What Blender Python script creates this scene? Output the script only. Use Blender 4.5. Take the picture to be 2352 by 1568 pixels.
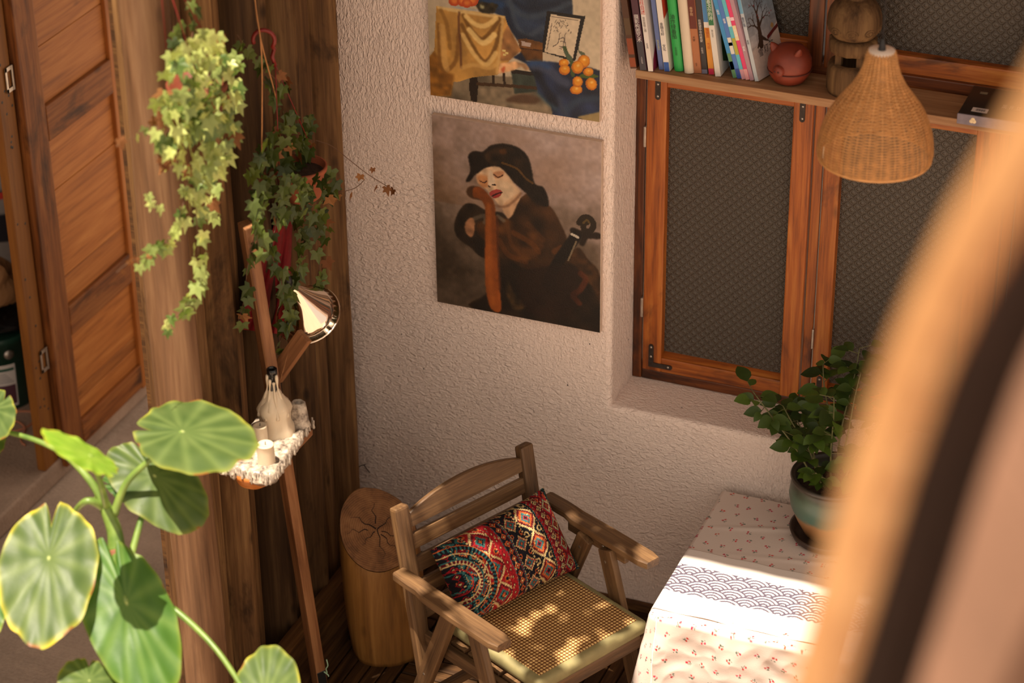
import bpy, bmesh, math, random
import numpy as np
from mathutils import Matrix, Vector, noise as mnoise
random.seed(7); np.random.seed(7)
for o in list(bpy.data.objects): bpy.data.objects.remove(o)
scene = bpy.context.scene
COL = scene.collection
PI = math.pi
# ------------------------------------------------------------------ camera
FPX = 5646.77
CAM = np.array([0.0, -6.4, 0.7745*6.4])
YAW, PIT, ROL = [math.radians(a) for a in (22.5347, 30.0624, 0.71792)]
_cy, _sy, _cp, _sp = math.cos(YAW), math.sin(YAW), math.cos(PIT), math.sin(PIT)
_fw = np.array([-_sy*_cp, _cy*_cp, -_sp]); _rt = np.array([_cy, _sy, 0.0]); _dn = np.cross(_fw, _rt)
_c, _s = math.cos(ROL), math.sin(ROL)
RM = np.array([_c*_rt+_s*_dn, -_s*_rt+_c*_dn, _fw])
cd = bpy.data.cameras.new('camera'); cam = bpy.data.objects.new('camera', cd); COL.objects.link(cam)
cam.matrix_world = Matrix(((RM[0][0], -RM[1][0], -RM[2][0], CAM[0]), (RM[0][1], -RM[1][1], -RM[2][1], CAM[1]),
                           (RM[0][2], -RM[1][2], -RM[2][2], CAM[2]), (0, 0, 0, 1)))
cd.sensor_width = 36.0; cd.lens = 36.0*FPX/2352.0; cd.clip_start = 0.05; cd.clip_end = 100
cd.dof.use_dof = True; cd.dof.focus_distance = 7.55; cd.dof.aperture_fstop = 2.0
scene.camera = cam
# ------------------------------------------------------------------ sky, sun, exposure
SUN_K = (0.12, 0.23)
w = bpy.data.worlds.new('sky'); scene.world = w; w.use_nodes = True
bg = w.node_tree.nodes['Background']; bg.inputs[0].default_value = (1.0, 0.825, 0.67, 1); bg.inputs[1].default_value = 1.12
sl = bpy.data.lights.new('sun', 'SUN'); sl.energy = 11.5; sl.color = (1.0, 0.87, 0.70); sl.angle = math.radians(0.6)
sun = bpy.data.objects.new('sun', sl); COL.objects.link(sun)
sun.rotation_euler = Vector((-SUN_K[0], -SUN_K[1], 1)).to_track_quat('Z', 'Y').to_euler()
sun.location = (-1, -3, 6)
vs = scene.view_settings
vs.view_transform = 'Standard'; vs.look = 'None'; vs.exposure = 0.0; vs.gamma = 1.0; vs.use_curve_mapping = False
# ------------------------------------------------------------------ helpers
def ray(px, py): return RM.T @ np.array([(px-1176)/FPX, (py-784)/FPX, 1.0])
def az(px, py, z): r = ray(px, py); return Vector(CAM+r*(z-CAM[2])/r[2])
def ay(px, py, y): r = ray(px, py); return Vector(CAM+r*(y-CAM[1])/r[1])
def ax(px, py, x): r = ray(px, py); return Vector(CAM+r*(x-CAM[0])/r[0])
def ad(px, py, d): return Vector(CAM+ray(px, py)*d)
def lin(c):
    out = []
    for v in c[:3]:
        v = v/255.0 if max(c[:3]) > 1.0 else v
        out.append(v/12.92 if v <= .04045 else ((v+.055)/1.055)**2.4)
    return out
def linarr(a): return np.where(a <= .04045, a/12.92, ((np.maximum(a, 0)+.055)/1.055)**2.4)
WM = {}
def place(o, M, parent=None):
    WM[o.name] = M.copy()
    if parent is not None:
        o.parent = parent; o.matrix_basis = WM[parent.name].inverted() @ M
    else:
        o.matrix_basis = M
def link(name, me, mat=None, parent=None, M=None):
    o = bpy.data.objects.new(name, me); COL.objects.link(o)
    if mat is not None and me is not None and len(me.materials) == 0: me.materials.append(mat)
    if mat is not None and me is not None and me.materials[0] != mat:      # shared mesh, own material
        o.material_slots[0].link = 'OBJECT'; o.material_slots[0].material = mat
    place(o, M if M is not None else Matrix(), parent); return o
def empty(name, loc):
    o = bpy.data.objects.new(name, None); COL.objects.link(o); o.empty_display_size = .05
    place(o, Matrix.Translation(Vector(loc))); return o
def tag(o, label=None, cat=None, group=None, kind=None):
    if label: o['label'] = label
    if cat: o['category'] = cat
    if group: o['group'] = group
    if kind: o['kind'] = kind
    return o
def T(*v): return Matrix.Translation(Vector(v if len(v) == 3 else v[0]))
def RZ(a): return Matrix.Rotation(a, 4, 'Z')
def RX(a): return Matrix.Rotation(a, 4, 'X')
def RY(a): return Matrix.Rotation(a, 4, 'Y')
def frame(o, x, y, z):
    o, x, y, z = map(Vector, (o, x, y, z))
    return Matrix(((x.x, y.x, z.x, o.x), (x.y, y.y, z.y, o.y), (x.z, y.z, z.z, o.z), (0, 0, 0, 1)))
def orient(o, xdir, updir):
    x = Vector(xdir).normalized(); z = Vector(updir); z = (z-x*z.dot(x)).normalized(); y = z.cross(x)
    return frame(o, x, y, z)
def mesh(name, V, F, smooth=False, cols=None):
    me = bpy.data.meshes.new(name); me.from_pydata([tuple(v) for v in V], [], [tuple(f) for f in F]); me.update()
    if smooth: me.polygons.foreach_set('use_smooth', [True]*len(me.polygons))
    if cols is not None: setcol(me, cols)
    return me
def setcol(me, cols):
    ca = me.color_attributes.new('Col', 'FLOAT_COLOR', 'POINT')
    a = np.ones((len(me.vertices), 4), np.float32); a[:, :3] = np.asarray(cols)[:, :3]
    ca.data.foreach_set('color', a.ravel())
def bm2me(bm, name, smooth=False):
    me = bpy.data.meshes.new(name); bm.to_mesh(me); bm.free()
    if smooth: me.polygons.foreach_set('use_smooth', [True]*len(me.polygons))
    return me
def rbox(sx, sy, sz, bev=.004, seg=2, name='board', smooth=False, cx=0, cy=0, cz=0):
    bm = bmesh.new(); bmesh.ops.create_cube(bm, size=1)
    for v in bm.verts: v.co = Vector((v.co.x*sx+cx, v.co.y*sy+cy, v.co.z*sz+cz))
    if bev > 0:
        bmesh.ops.bevel(bm, geom=list(bm.edges), offset=min(bev, .45*min(sx, sy, sz)), segments=seg, profile=.6, affect='EDGES')
    return bm2me(bm, name, smooth)
def board(name, p0, p1, wd, th, up, mat, parent=None, bev=.004, ext=0.0):
    """board from p0 to p1, width across, thickness along 'up'; local X runs along its grain"""
    p0, p1 = Vector(p0), Vector(p1); L = (p1-p0).length+ext*2
    me = rbox(L, wd, th, bev, 2, name)
    return link(name, me, mat, parent, orient((p0+p1)/2, p1-p0, up))
def box(name, lo, hi, mat, parent=None, bev=.003, seg=2):
    lo, hi = Vector(lo), Vector(hi); s = hi-lo
    return link(name, rbox(abs(s.x), abs(s.y), abs(s.z), bev, seg, name), mat, parent, T((lo+hi)/2))
def tube_data(pts, rads, n=8, caps=True):
    pts = [Vector(p) for p in pts]; V = []; F = []
    if not hasattr(rads, '__len__'): rads = [rads]*len(pts)
    prev = None
    for i, p in enumerate(pts):
        d = (pts[min(i+1, len(pts)-1)]-pts[max(i-1, 0)]).normalized()
        if prev is None:
            a = d.orthogonal().normalized()
        else:
            a = (prev-d*prev.dot(d)).normalized()
        prev = a; b = d.cross(a)
        for k in range(n):
            t = 2*PI*k/n; V.append(p+(a*math.cos(t)+b*math.sin(t))*rads[i])
    for i in range(len(pts)-1):
        for k in range(n):
            F.append((i*n+k, i*n+(k+1) % n, (i+1)*n+(k+1) % n, (i+1)*n+k))
    if caps:
        F.append(tuple(range(n))[::-1]); F.append(tuple(range((len(pts)-1)*n, len(pts)*n)))
    return V, F
def tube(name, pts, rads, mat, parent=None, n=8, smooth=True):
    V, F = tube_data(pts, rads, n); return link(name, mesh(name, V, F, smooth), mat, parent)
def smoothpath(pts, k=6):
    """Catmull-Rom through pts"""
    P = [Vector(p) for p in pts]; out = []
    for i in range(len(P)-1):
        a, b, c, d = P[max(i-1, 0)], P[i], P[i+1], P[min(i+2, len(P)-1)]
        for j in range(k):
            t = j/k
            out.append(.5*((2*b)+(c-a)*t+(2*a-5*b+4*c-d)*t*t+(3*b-a-3*c+d)*t**3))
    out.append(P[-1]); return out
def lathe_data(prof, n=32, wob=None):
    V = []; F = []
    for i, (r, z) in enumerate(prof):
        for k in range(n):
            a = 2*PI*k/n; rr = r*(wob(a, z) if wob else 1)
            V.append(Vector((rr*math.cos(a), rr*math.sin(a), z)))
    for i in range(len(prof)-1):
        for k in range(n):
            F.append((i*n+k, i*n+(k+1) % n, (i+1)*n+(k+1) % n, (i+1)*n+k))
    return V, F
def lathe(name, prof, mat, parent=None, M=None, n=32, wob=None, capb=False, capt=False, smooth=True):
    V, F = lathe_data(prof, n, wob)
    if capb: F.append(tuple(range(n))[::-1])
    if capt: F.append(tuple(range((len(prof)-1)*n, len(prof)*n)))
    return link(name, mesh(name, V, F, smooth), mat, parent, M)
def join_data(L):
    V = []; F = []
    for v, f in L:
        b = len(V); V += list(v); F += [tuple(i+b for i in q) for q in f]
    return V, F
# ------------------------------------------------------------------ materials
def nmat(name):
    m = bpy.data.materials.new(name); m.use_nodes = True; nt = m.node_tree
    return m, nt, nt.nodes['Principled BSDF']
def N(nt, t, **kw):
    n = nt.nodes.new(t)
    for k, v in kw.items(): setattr(n, k, v)
    return n
def ramp(nt, fac, stops, interp='LINEAR'):
    r = N(nt, 'ShaderNodeValToRGB'); r.color_ramp.interpolation = interp
    while len(r.color_ramp.elements) < len(stops): r.color_ramp.elements.new(.5)
    for e, (p, c) in zip(r.color_ramp.elements, stops):
        e.position = p; e.color = (*c[:3], 1) if len(c) >= 3 else (c[0], c[0], c[0], 1)
    nt.links.new(fac, r.inputs[0]); return r.outputs[0]
def mixc(nt, fac, a, b, mode='MIX'):
    m = N(nt, 'ShaderNodeMix', data_type='RGBA', blend_type=mode)
    for s, v in ((m.inputs[0], fac), (m.inputs[6], a), (m.inputs[7], b)):
        if hasattr(v, 'links') or hasattr(v, 'is_linked'): nt.links.new(v, s)
        elif isinstance(v, (int, float)): s.default_value = v
        else: s.default_value = (*v[:3], 1)
    return m.outputs[2]
def mth(nt, op, a, b=None, c=None):
    m = N(nt, 'ShaderNodeMath', operation=op)
    for i, v in enumerate((a, b, c)):
        if v is None: continue
        if isinstance(v, (int, float)): m.inputs[i].default_value = v
        else: nt.links.new(v, m.inputs[i])
    return m.outputs[0]
def coords(nt, scale=(1, 1, 1), kind='Object', rnd=False):
    tc = N(nt, 'ShaderNodeTexCoord'); mp = N(nt, 'ShaderNodeMapping'); mp.inputs['Scale'].default_value = scale
    nt.links.new(tc.outputs[kind], mp.inputs[0])
    if rnd:
        oi = N(nt, 'ShaderNodeObjectInfo'); cb = N(nt, 'ShaderNodeCombineXYZ')
        for i, k in enumerate((37.0, 91.0, 53.0)): nt.links.new(mth(nt, 'MULTIPLY', oi.outputs['Random'], k), cb.inputs[i])
        nt.links.new(cb.outputs[0], mp.inputs['Location'])
    return mp.outputs[0]
def ntex(nt, vec, scale=5, detail=4, rough=.55, dist=0.0):
    n = N(nt, 'ShaderNodeTexNoise'); n.inputs['Scale'].default_value = scale; n.inputs['Detail'].default_value = detail
    n.inputs['Roughness'].default_value = rough; n.inputs['Distortion'].default_value = dist
    nt.links.new(vec, n.inputs['Vector']); return n.outputs[0]
def bump(nt, b, h, strength=.3, dist=.01, normal=None):
    bn = N(nt, 'ShaderNodeBump'); bn.inputs['Strength'].default_value = strength; bn.inputs['Distance'].default_value = dist
    nt.links.new(h, bn.inputs['Height'])
    if normal is not None: nt.links.new(normal, bn.inputs['Normal'])
    nt.links.new(bn.outputs[0], b.inputs['Normal']); return bn.outputs[0]
def plain(name, c, rough=.6, metal=0.0, spec=None, nz=0.0, nscale=30, bmp=0.0):
    m, nt, b = nmat(name); b.inputs['Base Color'].default_value = (*lin(c), 1); b.inputs['Roughness'].default_value = rough
    b.inputs['Metallic'].default_value = metal
    if spec is not None: b.inputs['Specular IOR Level'].default_value = spec
    if nz > 0 or bmp > 0:
        v = coords(nt); n = ntex(nt, v, nscale, 5, .6)
        l = lin(c); cc = ramp(nt, n, [(.25, [x*(1-nz) for x in l]), (.75, [min(1, x*(1+nz)) for x in l])])
        nt.links.new(cc, b.inputs['Base Color'])
        if bmp > 0: bump(nt, b, n, bmp, .004)
    return m
def yel(c): return (c[0]*.96, min(255, c[1]*1.045), c[2]*1.0)
def wood(name, dark, mid, light, axis=0, rough=.6, grain=1.0, knots=.0, stain=None, spec=.3, bmp=.25, var=.25):
    """grain runs along local axis; colours differ a little from board to board"""
    m, nt, b = nmat(name); dark, mid, light = yel(dark), yel(mid), yel(light)
    sc = [22*grain]*3; sc[axis] = 1.6*grain
    v = coords(nt, tuple(sc), rnd=True)
    n1 = ntex(nt, v, 1.6, 6, .62, .6)
    sc2 = [150*grain]*3; sc2[axis] = 5*grain
    n2 = ntex(nt, coords(nt, tuple(sc2), rnd=True), 1.0, 3, .6, .2)
    f = mth(nt, 'ADD', mth(nt, 'MULTIPLY', n1, .7), mth(nt, 'MULTIPLY', n2, .3))
    c = ramp(nt, f, [(.32, lin(dark)), (.5, lin(mid)), (.68, lin(light))])
    oi = N(nt, 'ShaderNodeObjectInfo')
    hs = N(nt, 'ShaderNodeHueSaturation'); nt.links.new(c, hs.inputs['Color'])
    nt.links.new(mth(nt, 'ADD', mth(nt, 'MULTIPLY', oi.outputs['Random'], var), 1-var/2), hs.inputs['Value'])
    c = hs.outputs[0]
    if stain:
        s = ntex(nt, coords(nt, tuple(3.5 if i != axis else 1.2 for i in range(3)), rnd=True), 2.2, 5, .65, .4)
        c = mixc(nt, ramp(nt, s, [(.56, (0, 0, 0)), (.70, (.85, .85, .85))]), c, lin(stain))
    if knots > 0:
        vo = N(nt, 'ShaderNodeTexVoronoi'); vo.inputs['Scale'].default_value = 1.0
        sk = [9.0]*3; sk[axis] = 4.0
        nt.links.new(coords(nt, tuple(sk), rnd=True), vo.inputs['Vector'])
        c = mixc(nt, mth(nt, 'MULTIPLY', ramp(nt, vo.outputs['Distance'], [(.05, (1, 1, 1)), (.13, (0, 0, 0))]), knots), c, [x*.25 for x in lin(dark)])
    nt.links.new(c, b.inputs['Base Color']); b.inputs['Roughness'].default_value = rough; b.inputs['Specular IOR Level'].default_value = spec
    bump(nt, b, f, bmp, .004)
    return m
def vcol(name, rough=.7, spec=.3, nz=.0, nscale=60, bmp=0.0, weave=None):
    m, nt, b = nmat(name); a = N(nt, 'ShaderNodeVertexColor', layer_name='Col'); c = a.outputs[0]
    if nz > 0 or bmp > 0:
        n = ntex(nt, coords(nt), nscale, 5, .6)
        if nz > 0: c = mixc(nt, nz, c, ramp(nt, n, [(.3, (.35, .35, .35)), (.7, (1.0, 1.0, 1.0))]), 'MULTIPLY')
        if bmp > 0: bump(nt, b, n, bmp, .003)
    nt.links.new(c, b.inputs['Base Color']); b.inputs['Roughness'].default_value = rough; b.inputs['Specular IOR Level'].default_value = spec
    return m
M_PLANK = wood('weathered_plank', (56, 33, 19), (98, 63, 39), (136, 94, 62), 2, .75, .6, .7, (30, 18, 11), .2, .6, 1.0)
M_POST = wood('grey_log', (80, 50, 34), (118, 78, 56), (150, 106, 80), 2, .55, .5, .3, None, .3, .4, .1)
M_DOOR = wood('orange_pine', (126, 64, 24), (176, 98, 44), (200, 122, 64), 0, .55, .7, .6, None, .3, .25, .22)
M_DOORRAIL = wood('door_rail_wood', (76, 36, 14), (140, 74, 32), (172, 102, 54), 0, .6, .9, .5, (52, 28, 14), .3, .3, .22)
M_JAMB = wood('jamb_wood', (92, 48, 16), (132, 74, 26), (150, 90, 38), 0, .55, .5, .7, None, .3, .25, .15)
M_WIN = wood('window_orange_wood', (92, 36, 8), (158, 76, 24), (186, 106, 46), 0, .42, .9, .5, (60, 22, 6), .45, .3, .22)
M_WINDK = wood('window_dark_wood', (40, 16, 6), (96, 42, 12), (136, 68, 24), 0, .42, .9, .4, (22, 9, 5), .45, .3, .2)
M_SHELF = wood('pale_pine', (130, 84, 58), (162, 110, 80), (186, 138, 106), 0, .6, .8, .35, None, .3, .2, .0)
M_CHAIR = wood('teak_chair', (62, 39, 25), (102, 68, 46), (134, 93, 64), 0, .5, 1.0, .25, None, .4, .3, .2)
M_STUMP = wood('peeled_log', (96, 56, 24), (142, 88, 42), (172, 112, 60), 2, .55, .45, .4, (84, 46, 20), .35, .3, .0)
M_RED = wood('reddish_beam', (92, 50, 29), (136, 82, 53), (166, 108, 74), 0, .5, .8, .25, None, .35, .25, .1)
M_DECK = wood('dark_deck', (34, 18, 8), (72, 42, 20), (104, 66, 36), 0, .7, 1.0, .3, (22, 12, 7), .25, .4, .4)
M_SKIRT = wood('dark_skirting', (52, 28, 12), (94, 56, 28), (124, 80, 44), 0, .65, .9, .3, (36, 20, 10), .3, .4, .15)
M_BLACK = plain('black_rubber', (22, 20, 20), .5)
M_BRACK = plain('dark_iron', (58, 50, 46), .5, .6, nz=.5, nscale=60)
M_STEEL = plain('zinc_steel', (180, 172, 162), .38, .9, nz=.25)
M_GLASSDK = None
# ================================================================== THE SETTING
def stucco(name, c, k=1.0):
    m, nt, b = nmat(name)
    v = coords(nt, (1, 1, 1))
    big = ntex(nt, v, 1.3, 3, .5)
    # ripples: stretched noise whose direction drifts over the wall
    v1 = coords(nt, (1.0, 1.0, .42)); v2 = coords(nt, (.55, 1.0, 1.0))
    r1 = ntex(nt, v1, 120, 2.0, .5, .9); r2 = ntex(nt, v2, 105, 2.0, .5, .9)
    mk = ramp(nt, ntex(nt, v, .9, 2, .5), [(.42, (0, 0, 0)), (.58, (1, 1, 1))])
    h = mixc(nt, mk, r1, r2)
    bn = N(nt, 'ShaderNodeBump'); bn.inputs['Strength'].default_value = 1.0*k; bn.inputs['Distance'].default_value = .010
    nt.links.new(h, bn.inputs['Height']); nt.links.new(bn.outputs[0], b.inputs['Normal'])
    l = lin(c)
    cc = ramp(nt, big, [(.3, [x*.93 for x in l]), (.7, l)])
    sp = N(nt, 'ShaderNodeTexVoronoi'); sp.inputs['Scale'].default_value = 16; nt.links.new(v, sp.inputs['Vector'])
    spk = mth(nt, 'MULTIPLY', ramp(nt, sp.outputs['Distance'], [(.035, (1, 1, 1)), (.055, (0, 0, 0))]),
              ramp(nt, ntex(nt, v, 6, 2), [(.55, (0, 0, 0)), (.6, (1, 1, 1))]))
    cc = mixc(nt, spk, cc, (.03, .02, .018))
    nt.links.new(cc, b.inputs['Base Color']); b.inputs['Roughness'].default_value = .62; b.inputs['Specular IOR Level'].default_value = .25
    return m
M_STUCCO = stucco('cream_stucco', (238, 218, 206))
OX0, OX1, OZ0, OZ1 = -2.312, -0.55, .775, 3.0
def wall_with_opening():
    bm = bmesh.new(); D = .24; X0, X1, Z0, Z1 = -3.6, 1.6, -.05, 3.75
    o = [bm.verts.new((x, 0, z)) for x, z in ((X0, Z0), (X1, Z0), (X1, Z1), (X0, Z1))]
    i = [bm.verts.new((x, 0, z)) for x, z in ((OX0, OZ0), (OX1, OZ0), (OX1, OZ1), (OX0, OZ1))]
    k = [bm.verts.new((x, D, z)) for x, z in ((OX0, OZ0+.0), (OX1, OZ0), (OX1, OZ1), (OX0, OZ1))]
    ob = [bm.verts.new((x, D, z)) for x, z in ((X0, Z0), (X1, Z0), (X1, Z1), (X0, Z1))]
    for a in range(4):
        b = (a+1) % 4
        bm.faces.new((o[a], o[b], i[b], i[a])); bm.faces.new((i[a], i[b], k[b], k[a]))
        bm.faces.new((ob[b], ob[a], k[a], k[b])); bm.faces.new((o[b], o[a], ob[a], ob[b]))
    bm.edges.ensure_lookup_table()
    eds = [e for e in bm.edges if all(v in i for v in e.verts)]
    bmesh.ops.bevel(bm, geom=eds, offset=.018, segments=4, profile=.5, affect='EDGES')
    bmesh.ops.recalc_face_normals(bm, faces=bm.faces)
    return bm2me(bm, 'wall_back')
wall_back = tag(link('wall_back', wall_with_opening(), M_STUCCO), 'white rippled stucco wall with a deep window recess', kind='structure')
# ---- floor
def concrete(name, c, lines=True):
    m, nt, b = nmat(name); v = coords(nt)
    n = ntex(nt, v, 3, 6, .65); f = ntex(nt, v, 90, 3, .6)
    l = lin(c); cc = ramp(nt, mth(nt, 'ADD', mth(nt, 'MULTIPLY', n, .75), mth(nt, 'MULTIPLY', f, .25)), [(.3, [x*.62 for x in l]), (.55, l), (.75, [min(1, x*1.25) for x in l])])
    nt.links.new(cc, b.inputs['Base Color']); b.inputs['Roughness'].default_value = .8; b.inputs['Specular IOR Level'].default_value = .2
    br = ntex(nt, coords(nt, (3, 130, 1)), 1, 3, .6, .3)
    bump(nt, b, mth(nt, 'ADD', mth(nt, 'MULTIPLY', br, .8 if lines else .1), f), .5, .006)
    return m
M_CONC = concrete('brushed_concrete', (186, 164, 146)); M_SLAB = concrete('rough_concrete_step', (176, 150, 130), False)
floor = link('floor', mesh('floor', [(-9, -9, -.03), (6, -9, -.03), (6, 4, -.03), (-9, 4, -.03)], [(0, 1, 2, 3)]), M_CONC)
tag(floor, 'brushed grey concrete floor of the passage and courtyard', kind='structure')
SLABZ = .06
slab = box('floor_step', (-7.5, -4.0, -.03), (-4.47, 3.0, SLABZ), M_SLAB, None, .02, 3)
tag(slab, 'raised concrete doorway step with a rough edge', kind='structure')
# deck tiles under the chair
deck = link('floor_deck', rbox(2.1, 1.8, .012, 0, 1, 'deck_base'), M_BLACK, None, T(-2.03, -.895, -.024))
tag(deck, 'dark wooden deck tiles under the chair and stump', kind='structure')
sl_me = rbox(.252, .046, .018, .003, 1, 'deck_slat')
for i in range(8):
    for j in range(7):
        cx, cy = -3.07+.26*(i+.5), -.005-.255*(j+.5)
        for k in range(5):
            d = (k-2)*.0508
            Mx = T(cx, cy+d, -.009) if (i+j) % 2 else T(cx+d, cy, -.009) @ RZ(PI/2)
            link('deck_slat', sl_me, M_DECK, deck, Mx)
# ---- plank wall on the left of the corner, made of slabbed logs
PX = -3.215
plank_back = box('wall_left', (PX-.085, -1.20, -.03), (PX-.055, .02, 3.7), M_SKIRT, None, 0)
tag(plank_back, 'rustic partition of upright dark timber slabs beside the white wall', kind='structure')
def slab_plank(wd, th, seed, H=4.0, wav=.006, live=0.0):
    rnd = random.Random(seed); n = 9; rings = 26; V = []; F = []
    offs = [rnd.uniform(0, 50) for _ in range(2)]
    for i in range(rings):
        z = -.03+H*i/(rings-1)
        wl = mnoise.noise(Vector((offs[0], z*1.3, 0)))*wav+mnoise.noise(Vector((offs[0], z*6, 4)))*wav*.4
        wr = mnoise.noise(Vector((offs[1], z*1.3, 9)))*(wav+live)+mnoise.noise(Vector((offs[1], z*7, 3)))*(wav*.5+live*.6)
        for k in range(n):
            t = k/(n-1)-.5; y = t*(wd)+(wl if t < 0 else wr)*abs(t)*2
            x = th*(1-(abs(2*t))**2.2)*(.8+.2*math.cos(PI*t))+.003*mnoise.noise(Vector((seed, k*.9, z*2)))
            V.append((x, y, z))
        V.append((-.055, -wd/2, z)); V.append((-.055, wd/2, z))
    m = n+2
    for i in range(rings-1):
        a, b = i*m, (i+1)*m
        for k in range(n-1): F.append((a+k, a+k+1, b+k+1, b+k))
        F.append((a+n-1, a+n+1, b+n+1, b+n-1)); F.append((a+n, a, b, b+n))
    F.append(tuple(range(n))+(n+1, n)); 
    return mesh('plank', V, F, True)
edges = [-1.235, -1.10, -.985, -.885, -.745, -.615, -.515, -.40, -.235, -.115]
for i in range(len(edges)-1):
    y0, y1 = edges[i], edges[i+1]; wd = (y1-y0)-.014
    live = .014 if i == len(edges)-2 else 0.0
    p = link('plank', slab_plank(wd, [.055, .045, .06, .035, .06, .05, .062, .05, .06][i], 11+i, live=live), M_PLANK, plank_back, T(PX+[.0, -.012, .012, -.018, .010, -.012, .014, -.012, .006][i], (y0+y1)/2, 0))
# round log post at the free end of the partition
postc = Vector((-3.135, -1.293, 0))
def log_data(r, H, n=20, rings=30, seed=1, wob=.05):
    V = []; F = []
    for i in range(rings):
        z = -.03+H*i/(rings-1); dx = .012*mnoise.noise(Vector((z*.8, seed, 0))); dy = .012*mnoise.noise(Vector((z*.8, seed, 5)))
        for k in range(n):
            a = 2*PI*k/n; rr = r*(1+wob*mnoise.noise(Vector((math.cos(a)*1.3, math.sin(a)*1.3, z*1.5+seed))))
            V.append((rr*math.cos(a)+dx, rr*math.sin(a)+dy, z))
    for i in range(rings-1):
        for k in range(n): F.append((i*n+k, i*n+(k+1) % n, (i+1)*n+(k+1) % n, (i+1)*n+k))
    return V, F
V, F = log_data(.066, 4.0)
post = link('log_post', mesh('log_post', V, F, True), M_POST, plank_back, T(postc))
# skirting at the foot of the planks: upper board and lower sleeper
sk = board('trim_1', (-3.125, -1.30, .085), (-3.125, -.01, .085), .15, .045, (1, 0, 0), M_SKIRT, None, .004)
tag(sk, 'dark brown skirting board along the foot of the plank partition', kind='structure')
sk2 = board('trim_2', (-3.075, -1.3, .028), (-3.075, -.30, .028), .07, .056, (0, 0, 1), M_DECK, None, .006)
tag(sk2, 'low dark timber sleeper at the foot of the skirting board', kind='structure')
sk3 = box('trim_3', (-3.05, -.022, 0), (1.0, -.001, .03), M_SKIRT, None, .003)
tag(sk3, 'thin brown floor trim under the white wall', kind='structure')
# ---- window
M_PANE, nt, b = nmat('patterned_glass')
v = coords(nt); sp = N(nt, 'ShaderNodeSeparateXYZ'); nt.links.new(v, sp.inputs[0])
K = PI/.030
a1 = mth(nt, 'MULTIPLY', mth(nt, 'ADD', sp.outputs[0], sp.outputs[2]), K); a2 = mth(nt, 'MULTIPLY', mth(nt, 'SUBTRACT', sp.outputs[0], sp.outputs[2]), K)
g = mth(nt, 'MULTIPLY', mth(nt, 'ABSOLUTE', mth(nt, 'SINE', a1)), mth(nt, 'ABSOLUTE', mth(nt, 'SINE', a2)))
g = mth(nt, 'POWER', g, .45)
fn = ntex(nt, v, 330, 3, .6)
ring = mth(nt, 'MULTIPLY', mth(nt, 'SINE', mth(nt, 'MULTIPLY', g, 14.0)), .18)
bump(nt, b, mth(nt, 'ADD', mth(nt, 'ADD', g, ring), mth(nt, 'MULTIPLY', fn, .5)), .7, .004)
b.inputs['Base Color'].default_value = (.056, .043, .031, 1); b.inputs['Roughness'].default_value = .34; b.inputs['Specular IOR Level'].default_value = .55
win = empty('window_1', (-1.43, .2, .775)); tag(win, 'orange wooden casement window with dark patterned glass', kind='structure')
WF = .200
def member(name, x0, x1, z0, z1, yf, dep, mat, bev=.004):
    horiz = (x1-x0) > (z1-z0); L = max(x1-x0, z1-z0); wd = min(x1-x0, z1-z0)
    c = Vector(((x0+x1)/2, yf+dep/2, (z0+z1)/2))
    me = rbox(L, wd, dep, bev, 2, name)
    M = orient(c, (1, 0, 0) if horiz else (0, 0, 1), (0, -1, 0))
    return link(name, me, mat, win, M)
member('frame_jamb', -2.312, -2.280, .776, 3.0, WF+.004, .06, M_WINDK)
member('frame_sill', -2.280, -.55, .776, .812, WF+.006, .06, M_WINDK)
member('frame_transom', -2.28, -.55, 1.895, 1.99, WF+.006, .06, M_WINDK)
member('frame_mullion', -1.738, -1.708, .812, 1.895, WF+.004, .06, M_WIN)
member('frame_mullion', -1.145, -1.115, .812, 1.895, WF+.004, .06, M_WIN)
sash_x = [(-2.274, -2.209, -1.805, -1.743), (-1.702, -1.650, -1.245, -1.15), (-1.11, -1.045, -.66, -.57)]
Z0s, Zg0, Zg1, Z1s = .817, .880, 1.836, 1.893
for (a, b_, c_, d) in sash_x:
    member('stile', a, b_, Z0s, Z1s, WF-.004, .045, M_WIN); member('stile', c_, d, Z0s, Z1s, WF-.004, .045, M_WIN)
    member('rail', b_-.001, c_+.001, Z0s, Zg0-.01, WF-.003, .045, M_WIN); member('rail', b_-.001, c_+.001, Zg1, Z1s, WF-.003, .045, M_WIN)
    # bevelled glazing bead at the bottom of the pane
    V = [(b_, WF+.0, Zg0-.012), (c_, WF+.0, Zg0-.012), (c_, WF+.03, Zg0+.004), (b_, WF+.03, Zg0+.004), (b_, WF+.03, Zg0-.014), (c_, WF+.03, Zg0-.014)]
    link('glazing_bead', mesh('glazing_bead', V, [(0, 1, 2, 3), (3, 2, 5, 4), (4, 5, 1, 0), (0, 3, 4), (1, 5, 2)]), M_WIN, win)
    box('pane', (b_-.004, WF+.026, Zg0-.006), (c_+.004, WF+.031, Zg1+.004), M_PANE, win, 0)
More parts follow.
